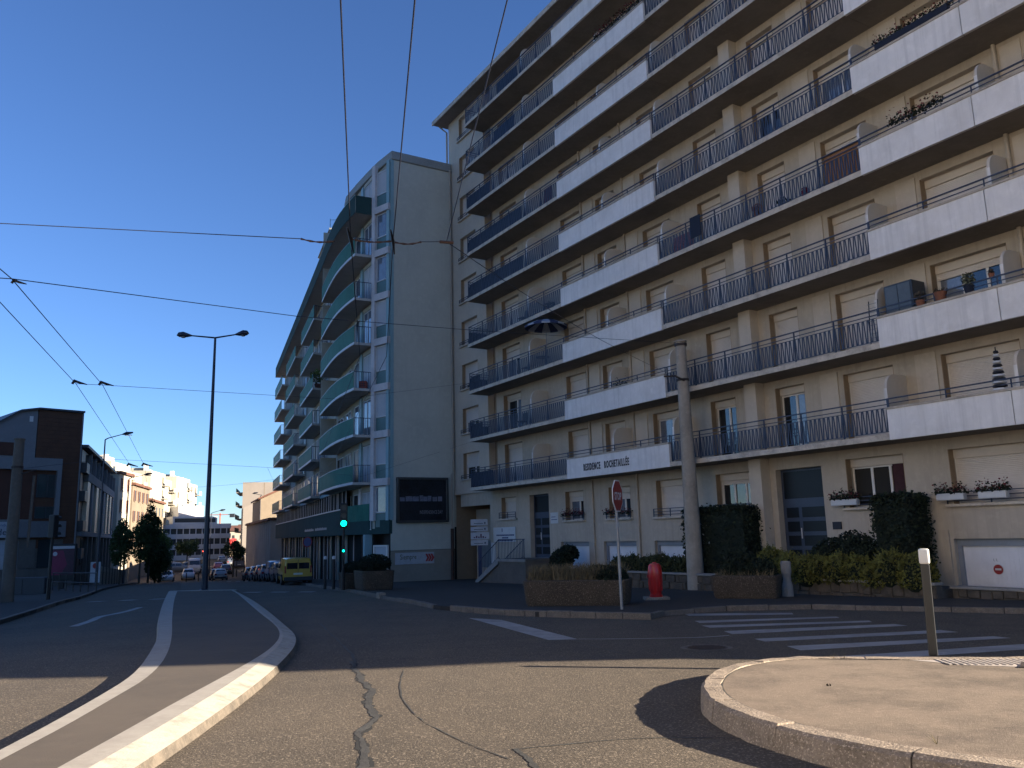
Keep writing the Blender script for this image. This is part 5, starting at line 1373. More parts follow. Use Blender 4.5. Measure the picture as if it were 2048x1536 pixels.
def hedge(label, F, a, b, base, n, size=0.09):
    t = thing('hedge', label, 'hedge', base, F)
    mb = MB(); mb.leaves(n, boxsh(a, b), size); obj('foliage', mb, M_hedge, t)
    obj('foliage_core', MB().box(a[0]+0.07,b[0]-0.07,a[1]+0.07,b[1]-0.07,a[2],b[2]-0.08), M_hcore, t)  # opaque dark filler inside the hedge leaves
    return t
# clipped thuja blocks (building frame)
h1 = hedge('tall clipped dark hedge just right of the concrete pole', FA, (12.05,0.0,-2.3), (15.1,1.1,0.66), A2W(13.7,0.4,gz(30)), 9000)
obj('flowers', MB().leaves(7, lambda: (random.uniform(13.0,14.4),-0.03,random.uniform(-0.6,0.2)), 0.07), M_signw, h1)
hedge('tall clipped dark hedge block right of the slate blue door', FA, (20.05,0.05,-2.3), (21.25,1.1,0.72), A2W(21,0.4,gz(24)), 7500)
shrubbery('shrub', 'dark rounded shrub under the slate blue door', 'shrub', A2W(18.9,0,gz(25)), FA, [((18.3,0.35,-1.2),(0.75,0.5,0.85)),((19.2,0.3,-1.0),(0.85,0.55,0.85))], 4200, 0.09, M_dark)
bl = [((16.75+0.60*i+random.uniform(-.1,.1),-0.35+random.uniform(-.1,.1),-1.45+random.uniform(-.1,.12)),(0.55,0.50,0.52+random.uniform(0,.15))) for i in range(9)]
shrubbery('shrub', 'row of yellow-green feathery bushes above the low stone wall', 'shrub', A2W(18,-0.3,gz(25)), FA, bl, 15000, 0.065, M_yel, sprigs=60)
bl = [((16.5,-0.3,-1.25),(0.55,0.5,0.62)),((16.1,-0.4,-1.45),(0.5,0.45,0.5))]
shrubbery('shrub', 'spiky golden bush at the foot of the blue door steps', 'shrub', A2W(15.5,-0.5,gz(28)), FA, bl, 4000, 0.065, M_yel, sprigs=70)
bl = [((8.6+0.60*i+random.uniform(-.12,.12),-0.05+random.uniform(-.12,.12),-1.62+random.uniform(-.10,.12)),(0.6,0.5,0.52+random.uniform(0,.20))) for i in range(7)]
shrubbery('shrub', 'olive and gold bushes behind the red hydrant', 'shrub', A2W(9.5,0,gz(33)), FA, bl, 13000, 0.07, M_yel2, sprigs=80)
shrubbery('shrub', 'glossy dark bush in front of the first garage door', 'shrub', A2W(3.0,0.2,gz(38)), FA, [((3.7,0.2,-1.25),(0.65,0.5,0.5)),((4.15,0.25,-0.98),(0.55,0.45,0.42)),((3.3,0.3,-1.5),(0.5,0.45,0.5))], 3500, 0.12, M_dark, sprigs=30)
# planter fillings
def blades(name, label, F, base, lx, ly, z, n, h, m):
    mb = MB()
    for _ in range(n):
        x_ = random.uniform(-lx,lx); y_ = random.uniform(-ly,ly); a = random.random()*6.28; hh = h*random.uniform(0.5,1.15); w_ = 0.012
        dx, dy = random.gauss(0,0.10), random.gauss(0,0.10); ca, sa = math.cos(a)*w_, math.sin(a)*w_
        mb.add([(x_-ca,y_-sa,z),(x_+ca,y_+sa,z),(x_+ca*.7+dx*.5,y_+sa*.7+dy*.5,z+hh*.6),(x_-ca*.7+dx*.5,y_-sa*.7+dy*.5,z+hh*.6),(x_+dx*1.3,y_+dy*1.3,z+hh)], [(0,1,2,3),(3,2,4)])
    o = obj(name, mb, m, None, F=F); tag(o, label, 'grass', kind='stuff'); return o
blades('dry_grass', 'tall dry grass growing in the long planter', FP1, None, 1.3, 0.55, 0.62, 2600, 0.50, M_dry)
shrubbery('shrub', 'dark shrub at the right end of the long planter', 'shrub', FP1 @ Vector((0.95,0,0.6)), FP1, [((0.95,-0.25,0.72),(0.50,0.48,0.36)),((0.55,0.1,0.75),(0.4,0.4,0.34))], 4000, 0.07, M_dark)
blades('dry_grass', 'brownish plants in the planter before the concrete pole', FP2, None, 0.8, 0.4, 0.58, 700, 0.28, M_dry)
shrubbery('shrub', 'dark bushy plant spilling over the planter by the concrete pole', 'shrub', FP2 @ Vector((0,0,0.6)), FP2, [((-0.2,0.1,0.85),(0.65,0.45,0.55)),((0.4,0.05,0.72),(0.5,0.4,0.4))], 4200, 0.075, M_dark, sprigs=20)
shrubbery('shrub', 'round dark clipped shrub in the tall planter', 'shrub', FP3 @ Vector((0,0,0.8)), FP3, [((0.15,0,1.12),(0.85,0.75,0.45)),((-0.4,0.1,1.0),(0.6,0.6,0.40))], 4600, 0.07, M_dark)
shrubbery('shrub', 'low dark shrub in the planter by the green traffic light', 'shrub', FP4 @ Vector((0,0,0.7)), FP4, [((0,0,0.92),(0.78,0.6,0.32)),((0.4,0.1,0.85),(0.5,0.5,0.3))], 2600, 0.07, M_dark)
# weeds on the island
mb = MB()
for (x_, y_, n) in ((3.95,10.75,5),(2.95,6.2,6),(4.05,10.7,3)):
    for _ in range(n):
        z_ = gz(y_)+0.19; dx, dy = random.gauss(0,0.05), random.gauss(0,0.05)
        mb.add([(x_-.004,y_,z_),(x_+.004,y_,z_),(x_+dx,y_+dy,z_+random.uniform(.04,.11))],[(0,1,2)])
tag(obj('weeds', mb, M_dry), 'dry weed tufts sprouting along the island kerb', 'weeds', kind='stuff')
lf = MB(); lf.leaves(3, lambda: (3.15+random.uniform(-.05,.05),8.75+random.uniform(-.03,.03),gz(8.75)+0.200), 0.032)
tag(obj('dead_leaf', lf, M_bark), 'curled dead leaf lying on the rounded island', 'leaf')

# street trees, left side
def tree(label, x, y, h, tr, blobs, n, size, m, name='street_tree'):
    z = gz(y)+0.1; t = thing(name, label, 'tree', (x,y,z))
    mb = MB().tube([(x,y,z),(x+0.03,y,z+h*0.5),(x-0.02,y,z+h*0.85)],[tr,tr*0.7,tr*0.25],8)
    for i in range(7):
        a = i*2.4; zz = z+h*(0.35+0.06*i); mb.tube([(x,y,zz),(x+0.5*math.cos(a),y+0.5*math.sin(a),zz+0.6),(x+0.8*math.cos(a),y+0.8*math.sin(a),zz+1.3)],[tr*0.4,tr*0.25,0.02],5)
    obj('trunk', mb, M_bark, t)
    lb = MB(); tot_ = sum(r[0]*r[2] for c, r in blobs)
    for c, r in blobs: lb.leaves(int(n*r[0]*r[2]/tot_), ell((x+c[0],y+c[1],z+c[2]), r, 0.35), size)
    obj('crown', lb, m, t); return t
def clump(cx, cz, rx, rz, k, rb, seed):
    rr = random.Random(seed); out = [((cx,0,cz-rz*0.1),(rx*0.95,rx*0.95,rz*0.9)),((cx,0,cz+rz*0.35),(rx*0.62,rx*0.62,rz*0.72))]
    for i in range(k):
        a = rr.random()*6.28; u = rr.uniform(-0.85,0.6); q = math.sqrt(1-u*u)*0.74
        out.append(((cx+rx*q*math.cos(a), rx*q*math.sin(a), cz+rz*u*0.86), (rb*rr.uniform(.6,1.2),rb*rr.uniform(.6,1.2),rb*rr.uniform(.8,1.5))))
    return out
tree('dark oval street tree at the end of the dark wing', -31.0, 65.5, 5.1, 0.09, clump(0,3.15,0.90,1.9,14,0.33,1), 5200, 0.15, M_treeg)
tree('second dark street tree beside the single-arm lamp', -34.2, 76.0, 6.2, 0.10, clump(0,3.9,0.85,2.2,14,0.36,2), 4600, 0.16, M_treeg)
tree('tall slim poplar-like tree with a sunlit top', -38.0, 86.5, 8.6, 0.13, clump(0,5.0,0.85,3.6,18,0.40,3), 5600, 0.17, M_treeg)
tree('lighter green tree catching the sun beyond the slim tree', -42.0, 97.5, 7.4, 0.13, clump(0,4.2,1.1,3.0,15,0.5,4), 5000, 0.19, M_treel)
tree('spreading green tree in front of the white tower', -45.4, 107.0, 7.0, 0.13, clump(0,3.9,1.35,2.6,15,0.6,5), 4400, 0.21, M_treel)
tree('dark bushy tree at the far end of the left pavement', -40.1, 94.0, 4.8, 0.12, clump(0,2.3,1.5,2.2,14,0.55,6), 5000, 0.19, M_treeg)
tree('pale green tree before the banded grey block, left one', -68.5, 160, 5.5, 0.12, clump(0,3.4,1.7,1.3,10,0.7,7), 1800, 0.28, M_treel)
tree('dark round tree before the banded grey block', -63.0, 160, 5.0, 0.12, clump(0,3.2,2.2,1.2,12,0.8,8), 2200, 0.28, M_treeg)
tree('small tree overhanging the low warehouse front', -39.9, 118.0, 6.0, 0.12, clump(0,3.8,1.5,1.4,11,0.6,9), 2200, 0.22, M_treeg)
pf = thing('wooden_fence', 'pale upright paling fence behind the street trees on the left', 'fence', (-44,92,gz(92)))
for i in range(40):
    x_ = -35.5-i*0.46; y_ = 70.5+i*1.15; z_ = gz(y_)
    obj('paling', MB().box(x_-0.12,x_+0.12,y_-0.03,y_+0.03,z_,z_+1.7), M_alu if i % 3 else M_concL, pf)
obj('rail', MB().tube([(-35.5,70.6,gz(70.6)+1.2),(-42,86.8,gz(86.8)+1.2),(-53.5,115.5,gz(115.5)+1.2)],0.05,5), M_concL, pf)
# balcony and window flowers
def flowerbox(label, s0, s1, y, z, plant_h=0.22, red=0.25, tub=True, n=260):
    base = A2W((s0+s1)/2, y, z); t = thing('flower_box', label, 'flower box', base, FA)
    if tub: obj('trough', MB().box(s0,s1,y-0.09,y+0.09,z,z+0.19), M_signw if tub == 1 else M_canvas, t, bevel=0.012, seg=1)
    mb = MB(); mb.leaves(int(n*(1-red)), lambda: (random.uniform(s0-0.08,s1+0.08),y+random.gauss(0,0.08),z+0.17+abs(random.gauss(0,plant_h*0.5))), 0.07)
    tag(obj('plants', mb, M_dark, t), kind='stuff')
    mb = MB(); mb.leaves(int(n*red), lambda: (random.uniform(s0-0.05,s1+0.05),y+random.gauss(0,0.09),z+0.24+abs(random.gauss(0,plant_h*0.6))), 0.06)
    tag(obj('flowers', mb, M_gran_flower, t), kind='stuff')
    return t
flowerbox('red geranium box on the sill of the second ground-floor window from the left door', 2.45, 4.1, 1.16, 0.58, red=0.6, tub=0, n=420)
flowerbox('flower box with red and green plants on the sill behind the stop sign', 5.85, 7.55, 1.16, 0.56, red=0.4, tub=0, n=420)
flowerbox('white flower box under the open dark window', 17.95, 18.9, 1.10, 0.62, tub=1, n=420)
flowerbox('white geranium box on the far right sill, the left one', 21.55, 22.35, 1.05, 0.62, tub=1, n=420)
flowerbox('white geranium box on the far right sill, the right one', 22.75, 23.5, 1.05, 0.62, tub=1, n=420)
flowerbox('long dark box of drooping flowers on the highest right-hand white parapet in view', 21.9, 24.2, 0.02, zk(4)+0.95, tub=2, n=560, plant_h=0.22)
flowerbox('mixed red and pale flowers on a white parapet below the partition with poles', 22.1, 23.6, 0.02, zk(3)+0.95, tub=0, n=600)
flowerbox('dark red flowers along the second highest left-hand white parapet', 8.2, 11.3, 0.02, zk(7)+0.95, tub=0, n=900, red=0.5)
flowerbox('small plants on the lowest left white parapet beside its partition', 8.2, 8.9, 0.25, zk(1)+0.75, tub=0, n=160, red=0.0, plant_h=0.4)
# ------------------------------------------------------------------ things on the balconies
def bt(name, label, cat, s, y, z): return thing(name, label, cat, A2W(s,y,z), FA)
M_pst = mat('parasol_stripe_dark', (0.02,0.035,0.10), 0.8, 0.0)
M_psl = mat('parasol_stripe_pale', (0.30,0.34,0.42), 0.8, 0.0)
t = bt('parasol', 'open blue striped parasol on a left balcony', 'parasol', 3.2, 0.1, zk(2)+0.17)
cz_ = zk(2)+2.15; cs, cy_ = 3.1, 0.15
obj('pole', MB().tube([(cs,cy_,zk(2)+0.17),(cs,cy_,cz_+0.32)],0.02,6), M_garfr, t)
n = 16
for par in (0,1):
    mb = MB()
    for i in range(par, n, 2):
        a0, a1 = 2*math.pi*i/n, 2*math.pi*(i+1)/n; R_ = 1.05
        o = len(mb.v)
        for rr, zz in ((0.0,0.32),(0.55,0.21),(1.0,0.0),(1.0,-0.09)):
            for a in (a0,a1): mb.v.append((cs+R_*rr*math.cos(a),cy_+R_*rr*math.sin(a),cz_+zz))
        for q in range(3): mb.f.append((o+2*q,o+2*q+1,o+2*q+3,o+2*q+2))
    obj('canopy_gore', mb, M_pst if par else M_psl, t)
t = bt('storage_cabinet', 'dark grey metal cabinet standing on a right-hand balcony', 'cabinet', 21.4, 0.6, zk(1)+0.17)
M_cab = mat('cabinet_blue_black', (0.025,0.032,0.045), 0.4, 0.1)
z0_ = zk(1)+0.17
obj('body', MB().box(21.05,21.95,0.35,1.0,z0_,z0_+1.72), M_cab, t, bevel=0.015, seg=1)
obj('doors', MB().box(21.10,21.49,0.33,0.348,z0_+0.05,z0_+1.66).box(21.51,21.90,0.33,0.348,z0_+0.05,z0_+1.66), mat('cabinet_grey',(0.08,0.09,0.10),0.4,0.1), t)
t = bt('wind_spinner', 'black and white striped spiral windspinner at the lowest right partition', 'windspinner', 24.25, 0.1, zk(0)+0.9)
M_blk = mat('stripe_black', (0.01,0.01,0.015), 0.7, 0.0)
mbk, mbw = MB(), MB()
for i in range(12):
    r = 0.05+0.012*i if i < 10 else 0.16; z_ = zk(0)+1.98-i*0.09
    (mbk if i % 2 == 0 else mbw).lathe((24.15,0.15,z_),[(r,0),(r+0.02,-0.05),(0.03,-0.088)],10)
obj('dark_rings', mbk, M_blk, t); obj('light_rings', mbw, M_signw, t); obj('rod', MB().tube([(24.15,0.15,zk(0)+0.8),(24.15,0.15,zk(0)+2.08)],0.015,6), M_blk, t)
def pot(label, s, y, z, r, h, mpot, mplant, n=120, ph=0.25, size=0.07):
    t = bt('potted_plant', label, 'potted plant', s, y, z)
    obj('pot', MB().lathe((s,y,z),[(r*0.7,0),(r,h),(r*0.9,h),(r*0.85,h-0.02)],12), mpot, t)
    mb = MB(); mb.leaves(n, ell((s,y,z+h+ph*0.5),(r*1.3,r*1.3,ph*0.6),0.2), size); obj('plant', mb, mplant, t)
M_terra = mat('terracotta', (0.20,0.075,0.04), 0.8, 0.1)
M_cact = mat('pale_succulent', (0.13,0.14,0.09), 0.8, 0.2, 8)
pot('round terracotta pot with a brown plant on a white parapet', 22.35, 0.03, zk(1)+0.93, 0.13, 0.16, M_terra, M_bark, 80)
pot('dark round pot beside the open blue-reflecting window', 22.95, 0.03, zk(1)+0.93, 0.17, 0.24, M_terra, M_bark, 60, 0.1)
pot('bushy pale succulent in a dark pot on a white parapet', 23.75, 0.03, zk(1)+0.93, 0.14, 0.20, M_canvas, M_cact, 260, 0.35)
pot('small pot by the right partition above the cabinet row', 24.33, 0.10, zk(1)+1.2, 0.08, 0.12, M_terra, M_bark, 40, 0.1)
pot('orange-leaved plant on a balcony beside a cream column', 16.3, 0.6, zk(3)+0.17, 0.14, 0.45, M_terra, mat('orange_foliage',(0.30,0.09,0.02),0.8,0.2), 200, 0.35)
pot('low dark green plant on the same balcony as the orange one', 17.6, 0.5, zk(3)+0.17, 0.2, 0.2, M_canvas, M_dark, 200, 0.3)
pot('pink flowering plant standing on a balcony floor', 18.5, 0.5, zk(3)+0.17, 0.12, 0.2, M_canvas, mat('pink_flowers',(0.28,0.02,0.08),0.8,0.2), 200, 0.3)
pot('leafy plant behind the railing left of the third parapet', 3.0, 0.5, zk(3)+0.17, 0.2, 0.25, M_canvas, M_dark, 260, 0.35)
tag(obj('orange_blind', MB().box(19.65,20.95,0.10,0.115,zk(3)+0.22,zk(3)+1.22), mat('orange_brown_cloth',(0.24,0.12,0.06),0.9,0.15,2.0), F=FA), 'orange-brown cloth tied behind a balcony railing', 'cloth')
tag(obj('red_cloth', MB().box(3.4,4.1,0.10,0.115,zk(5)+0.25,zk(5)+1.0), mat('dark_red_cloth',(0.13,0.015,0.025),0.9,0.15,2.0), F=FA), 'dark red cloth behind the railing left of a parapet', 'cloth')
tag(obj('navy_towel', MB().box(13.5,14.05,0.02,0.035,zk(3)+0.45,zk(3)+1.28), M_canvas, F=FA), 'navy towel hanging over a balcony railing', 'towel')
cl_ = mat('patterned_laundry', (0.30,0.10,0.11), 0.9, 0.45, 9.0)
tag(obj('laundry', MB().box(12.2,13.3,0.35,0.36,zk(3)+0.3,zk(3)+0.95), cl_, F=FA), 'red and white patterned laundry behind the railing near a partition', 'laundry')
cn = mat('blue_net_curtain', (0.10,0.16,0.34), 0.8, 0.2, 3.0)
def rchair(label, s, y, z, m):
    t = bt('balcony_chair', label, 'chair', s, y, z)
    obj('seat', MB().box(s-0.22,s+0.22,y-0.22,y+0.22,z+0.42,z+0.46), m, t)
    obj('backrest', MB().box(s-0.22,s+0.22,y+0.20,y+0.23,z+0.46,z+0.9), m, t)
    for a in (-0.19,0.19):
        for b in (-0.19,0.19): obj('leg', MB().tube([(s+a,y+b,z),(s+a,y+b,z+0.42)],0.014,5), m, t)
rchair('dark chair on the left balcony one storey above the parasol', 0.2, 0.7, zk(3)+0.17, M_tlb)
rchair('dark chair on the left balcony left of the parasol', 0.4, 0.7, zk(2)+0.17, M_tlb)
rchair('dark chair on the left balcony two storeys below the parasol', -0.3, 0.7, zk(1)+0.17, M_tlb)
t = bt('balcony_table', 'small dark table between chairs left of the parasol', 'table', 1.9, 0.7, zk(2)+0.17)
obj('tabletop', MB().lathe((1.9,0.7,zk(2)+0.86),[(0.35,0),(0.36,0.03)],14), M_tlb, t); obj('leg', MB().tube([(1.9,0.7,zk(2)+0.17),(1.9,0.7,zk(2)+0.86)],0.025,6), M_tlb, t)
t = bt('drying_rack', 'upright folded drying rack at the corner of the railing beside the cabinet', 'drying rack', 20.7, 0.25, zk(1)+0.17)
for a in (20.55,20.85): obj('rack_side', MB().tube([(a,0.2,zk(1)+0.2),(a+0.03,0.25,zk(1)+1.55)],0.014,5), M_blk, t)
mb = MB()
for i in range(9): mb.tube([(20.55,0.2,zk(1)+0.4+i*0.13),(20.85,0.22,zk(1)+0.4+i*0.13)],0.008,4)
obj('rods', mb, M_garfr, t)

bx_, by_ = lp(5.6,-0.5); zc_ = ZL[4]+0.16
t = thing('potted_plant', 'bushy light green plant on a far balcony of the curved block', 'potted plant', (bx_,by_,zc_))
obj('pot', MB().lathe((bx_,by_,zc_),[(0.25,0),(0.32,0.4)],10), M_terra, t)
mb = MB(); mb.leaves(500, ell((bx_,by_,zc_+1.0),(0.7,0.7,0.6),0.3), 0.14); obj('plant', mb, M_treel, t)
t = thing('crate', 'red crate on the curved balcony nearest the gable', 'crate', (-8.95,49.0,ZL[3]+0.16))
obj('body', MB().box(-9.25,-8.8,48.75,49.2,ZL[3]+0.17,ZL[3]+0.62), mat('red_orange_plastic',(0.30,0.05,0.03),0.6,0.1), t, bevel=0.02, seg=1)
obj('slots', MB().box(-9.2,-8.85,48.735,48.748,ZL[3]+0.3,ZL[3]+0.34).box(-9.2,-8.85,48.735,48.748,ZL[3]+0.42,ZL[3]+0.46), M_blk, t)
# ------------------------------------------------------------------ vehicles
M_tyre = mat('tyre_rubber', (0.012,0.012,0.012), 0.85, 0.0)
M_rim = mat('wheel_rim', (0.30,0.30,0.31), 0.35, 0.0, metal=0.7)
M_cglass = mat('car_glass', (0.015,0.018,0.022), 0.04, 0.0, spec=1.0)
M_tail = mat('tail_lamp', (0.22,0.015,0.012), 0.25, 0.0)
M_head = mat('head_lamp', (0.55,0.55,0.52), 0.1, 0.0, spec=1.0)
M_plate = mat('number_plate', (0.55,0.55,0.50), 0.5, 0.0)
M_bump = mat('dark_bumper', (0.03,0.03,0.032), 0.7, 0.0)
def paint(n, c): return mat(n, c, 0.3, 0.03, 1.0, coat=0.6)
def carbody(L_, W_, prof, rows):
    """loft cross sections along x. rows: list of (x, zbelt, ztop, half-width at sill, belt, roof)"""
    mb = MB(); k = 9
    for (x, zs, zb, zt, ws, wb, wr) in rows:
        ring = [(0,zs),(ws*0.9,zs),(ws,zs+0.12),(wb,zb*0.6+zs*0.4),(wb*0.985,zb),(wr*0.5+wb*0.5 if zt-zb < 0.1 else (wb*0.4+wr*0.6),zb+(zt-zb)*0.55),(wr,zt-0.05 if zt-zb > 0.2 else zt-0.01),(wr*0.8,zt),(0,zt+0.01)]
        for (yy, zz) in ring: mb.v.append((x,yy,zz))
        for (yy, zz) in ring: mb.v.append((x,-yy,zz))
    m = 2*k
    for i in range(len(rows)-1):
        a, b = i*m, (i+1)*m
        for j in range(k-1):
            mb.f.append((a+j,a+j+1,b+j+1,b+j)); mb.f.append((a+k+j+1,a+k+j,b+k+j,b+k+j+1))
    for e in (0, (len(rows)-1)*m):
        r_ = [e+j for j in range(k)]+[e+k+j for j in range(k-1,-1,-1)]
        mb.f.append(tuple(r_) if e == 0 else tuple(r_[::-1]))
    return mb
def vehicle(label, x, y, head, kind, col, name='parked_car', cat='car', group=None):
    """x axis of the frame = driving direction; rear at x=0"""
    F = Matrix.Translation((x,y,gz(y))) @ Matrix.Rotation(math.radians(head),4,'Z')
    t = thing(name, label, cat, (x,y,gz(y)), F, group=group)
    m = paint('car_paint', col)
    if kind == 'van':
        L_, W_, H_ = 4.3, 0.86, 1.80
        VS = 0.90
        rows = [(0.0,0.30,1.0,1.66,0.80,0.83,0.70),(0.06,0.25,1.0,1.76,0.84,0.86,0.74),(0.3,0.22,1.0,1.80,0.85,0.865,0.755),(2.2,0.2,1.0,1.81,0.85,0.865,0.755),(2.9,0.2,1.0,1.76,0.85,0.865,0.74),(3.45,0.2,1.02,1.12,0.84,0.85,0.72),(4.05,0.24,0.92,0.96,0.80,0.82,0.66),(4.28,0.3,0.72,0.76,0.72,0.74,0.6)]
        rows = [(r_[0],r_[1],r_[2]*VS,r_[3]*VS)+r_[4:] for r_ in rows]
    elif kind == 'bigvan':
        L_, W_, H_ = 5.0, 0.95, 2.2
        rows = [(0.0,0.32,1.2,2.05,0.88,0.92,0.80),(0.08,0.26,1.2,2.16,0.92,0.95,0.85),(0.4,0.24,1.2,2.2,0.93,0.95,0.86),(3.2,0.24,1.2,2.18,0.93,0.95,0.85),(3.8,0.24,1.15,1.95,0.93,0.95,0.80),(4.35,0.24,1.15,1.25,0.92,0.93,0.78),(4.85,0.26,1.0,1.04,0.86,0.88,0.7),(5.0,0.34,0.8,0.84,0.8,0.8,0.6)]
    else:
        L_, W_, H_ = 4.0, 0.84, 1.46
        rows = [(0.0,0.34,0.80,0.86,0.74,0.78,0.70),(0.12,0.26,0.88,1.0,0.80,0.83,0.68),(0.45,0.2,0.90,1.36,0.82,0.84,0.62),(0.9,0.18,0.90,1.45,0.83,0.84,0.64),(2.0,0.18,0.90,1.46,0.83,0.84,0.64),(2.45,0.18,0.91,1.36,0.83,0.84,0.62),(3.0,0.18,0.92,0.98,0.82,0.83,0.66),(3.6,0.2,0.82,0.86,0.80,0.81,0.66),(3.95,0.28,0.62,0.66,0.72,0.74,0.6),(4.02,0.34,0.5,0.54,0.68,0.7,0.56)]
    obj('body', carbody(L_, W_, None, rows), m, t, smooth=True)
    zt = H_
    if kind == 'car':
        obj('rear_window', MB().add([(0.135,-0.60,0.98),(0.135,0.60,0.98),(0.40,0.50,1.33),(0.40,-0.50,1.33)],[(0,1,2,3)]), M_cglass, t)
        obj('windscreen', MB().add([(2.98,-0.64,1.00),(2.98,0.64,1.00),(2.50,0.54,1.36),(2.50,-0.54,1.36)],[(0,1,2,3)]), M_cglass, t)
        for s_ in (-1,1):
            for (a, b) in ((0.75,1.55),(1.62,2.55)):
                obj('side_window', MB().add([(a,s_*0.845,0.93),(b,s_*0.845,0.93),(b-0.12 if b > 2 else b,s_*0.70,1.33),(a+0.12 if a < 1 else a,s_*0.70,1.33)],[(0,1,2,3)]), M_cglass, t)
            obj('tail_lamp', MB().box(-0.01,0.10,s_*0.62-0.13,s_*0.62+0.13,0.68,0.86), M_tail, t)
            obj('head_lamp', MB().box(3.80,3.97,s_*0.58-0.16,s_*0.58+0.16,0.56,0.72), M_head, t)
            obj('mirror', MB().box(2.55,2.68,s_*0.93-0.08,s_*0.93+0.08,0.92,1.04), m, t, bevel=0.02, seg=1)
        wx = (0.72,3.25); wr = 0.30; wy = 0.80
    else:
        k_ = 1.0 if kind == 'van' else 1.22
        w = W_
        zb = 1.05*k_*(0.92 if kind == 'van' else 1); ztw = 1.45 if kind == 'van' else 1.95
        obj('rear_window', MB().box(-0.012,0.02,-0.66*w/0.86,-0.04,zb,ztw-0.12), M_cglass, t, bevel=0.0)
        obj('rear_window', MB().box(-0.012,0.02,0.04,0.66*w/0.86,zb,ztw-0.12), M_cglass, t)
        obj('door_gap', MB().box(-0.006,0.01,-0.012,0.012,0.35,ztw+0.08), M_bump, t)
        obj('bumper', MB().box(-0.10,0.15,-w+0.03,w-0.03,0.26,0.50), M_bump, t, bevel=0.03)
        obj('number_plate', MB().box(-0.02,-0.008,-0.27,0.27,0.62,0.73), M_plate, t)
        for s_ in (-1,1):
            obj('tail_lamp', MB().box(-0.012,0.05,s_*(w-0.10)-0.05,s_*(w-0.10)+0.05,0.72,1.15), M_tail, t)
            x2 = rows[4][0]
            obj('side_window', MB().add([(x2-0.9,s_*(w+0.012),zb),(x2+0.30,s_*(w+0.01),zb),(x2-0.05,s_*(w-0.10),ztw),(x2-0.9,s_*(w-0.095),ztw)],[(0,1,2,3)]), M_cglass, t)
            obj('mirror', MB().box(x2+0.1,x2+0.25,s_*(w+0.1)-0.09,s_*(w+0.1)+0.09,zb+0.02,zb+0.25), M_bump, t, bevel=0.02, seg=1)
            obj('head_lamp', MB().box(rows[-2][0]-0.05,rows[-2][0]+0.16,s_*0.6-0.14,s_*0.6+0.14,0.62,0.86), M_head, t)
            obj('side_strip', MB().box(0.5,rows[-3][0]-0.3,s_*(w+0.006)-0.012,s_*(w+0.006)+0.012,0.5,0.60), M_bump, t)
        a, b = rows[4], rows[5]
        obj('windscreen', MB().add([(b[0]-0.02,-b[6]+0.02,b[3]+0.03),(b[0]-0.02,b[6]-0.02,b[3]+0.03),(a[0]+0.10,a[6]-0.06,a[3]-0.05),(a[0]+0.10,-a[6]+0.06,a[3]-0.05)],[(0,1,2,3)]), M_cglass, t)
        wx = (0.80,rows[-3][0]+0.0); wr = 0.32; wy = w-0.04
    for xx in wx:
        for s_ in (-1,1):
            wl = obj('wheel', MB().disc((xx,s_*wy,wr),(0,1,0),wr,0.20,18), M_tyre, t)
            obj('rim', MB().disc((xx,s_*(wy+0.098),wr),(0,1,0),wr*0.62,0.02,12), M_rim, wl)
    if kind == 'car':
        obj('number_plate', MB().box(-0.015,0.0,-0.25,0.25,0.50,0.61), M_plate, t)
        obj('bumper', MB().box(-0.04,0.2,-0.72,0.72,0.28,0.48), M_bump, t, bevel=0.03)
    return t
gr = 'vehicles parked along the right-hand kerb'
row = [(-13.36,51.3,'van',(0.46,0.27,0.02),'yellow van parked nearest, seen from behind with two rear windows'),
 (-15.30,57.0,'car',(0.03,0.035,0.045),'dark car parked directly ahead of the yellow van'),
 (-17.26,62.5,'car',(0.05,0.07,0.10),'second dark car ahead of the yellow van, behind the blue van'),
 (-19.10,67.5,'van',(0.09,0.19,0.30),'light blue van in the parked row'),
 (-21.56,73.5,'car',(0.10,0.13,0.17),'grey-blue car just beyond the light blue van'),
 (-23.76,79.0,'car',(0.045,0.05,0.06),'dark small car two beyond the light blue van'),
 (-26.16,85.0,'car',(0.22,0.24,0.27),'silver car three beyond the light blue van'),
 (-28.66,91.0,'car',(0.03,0.03,0.035),'last dark car at the far end of the parked row')]
for (x, y, k, c, lb) in row: vehicle(lb, x, y, 111.5, k, c, name='parked_van' if 'van' in k else 'parked_car', cat='van' if 'van' in k else 'car', group=gr)
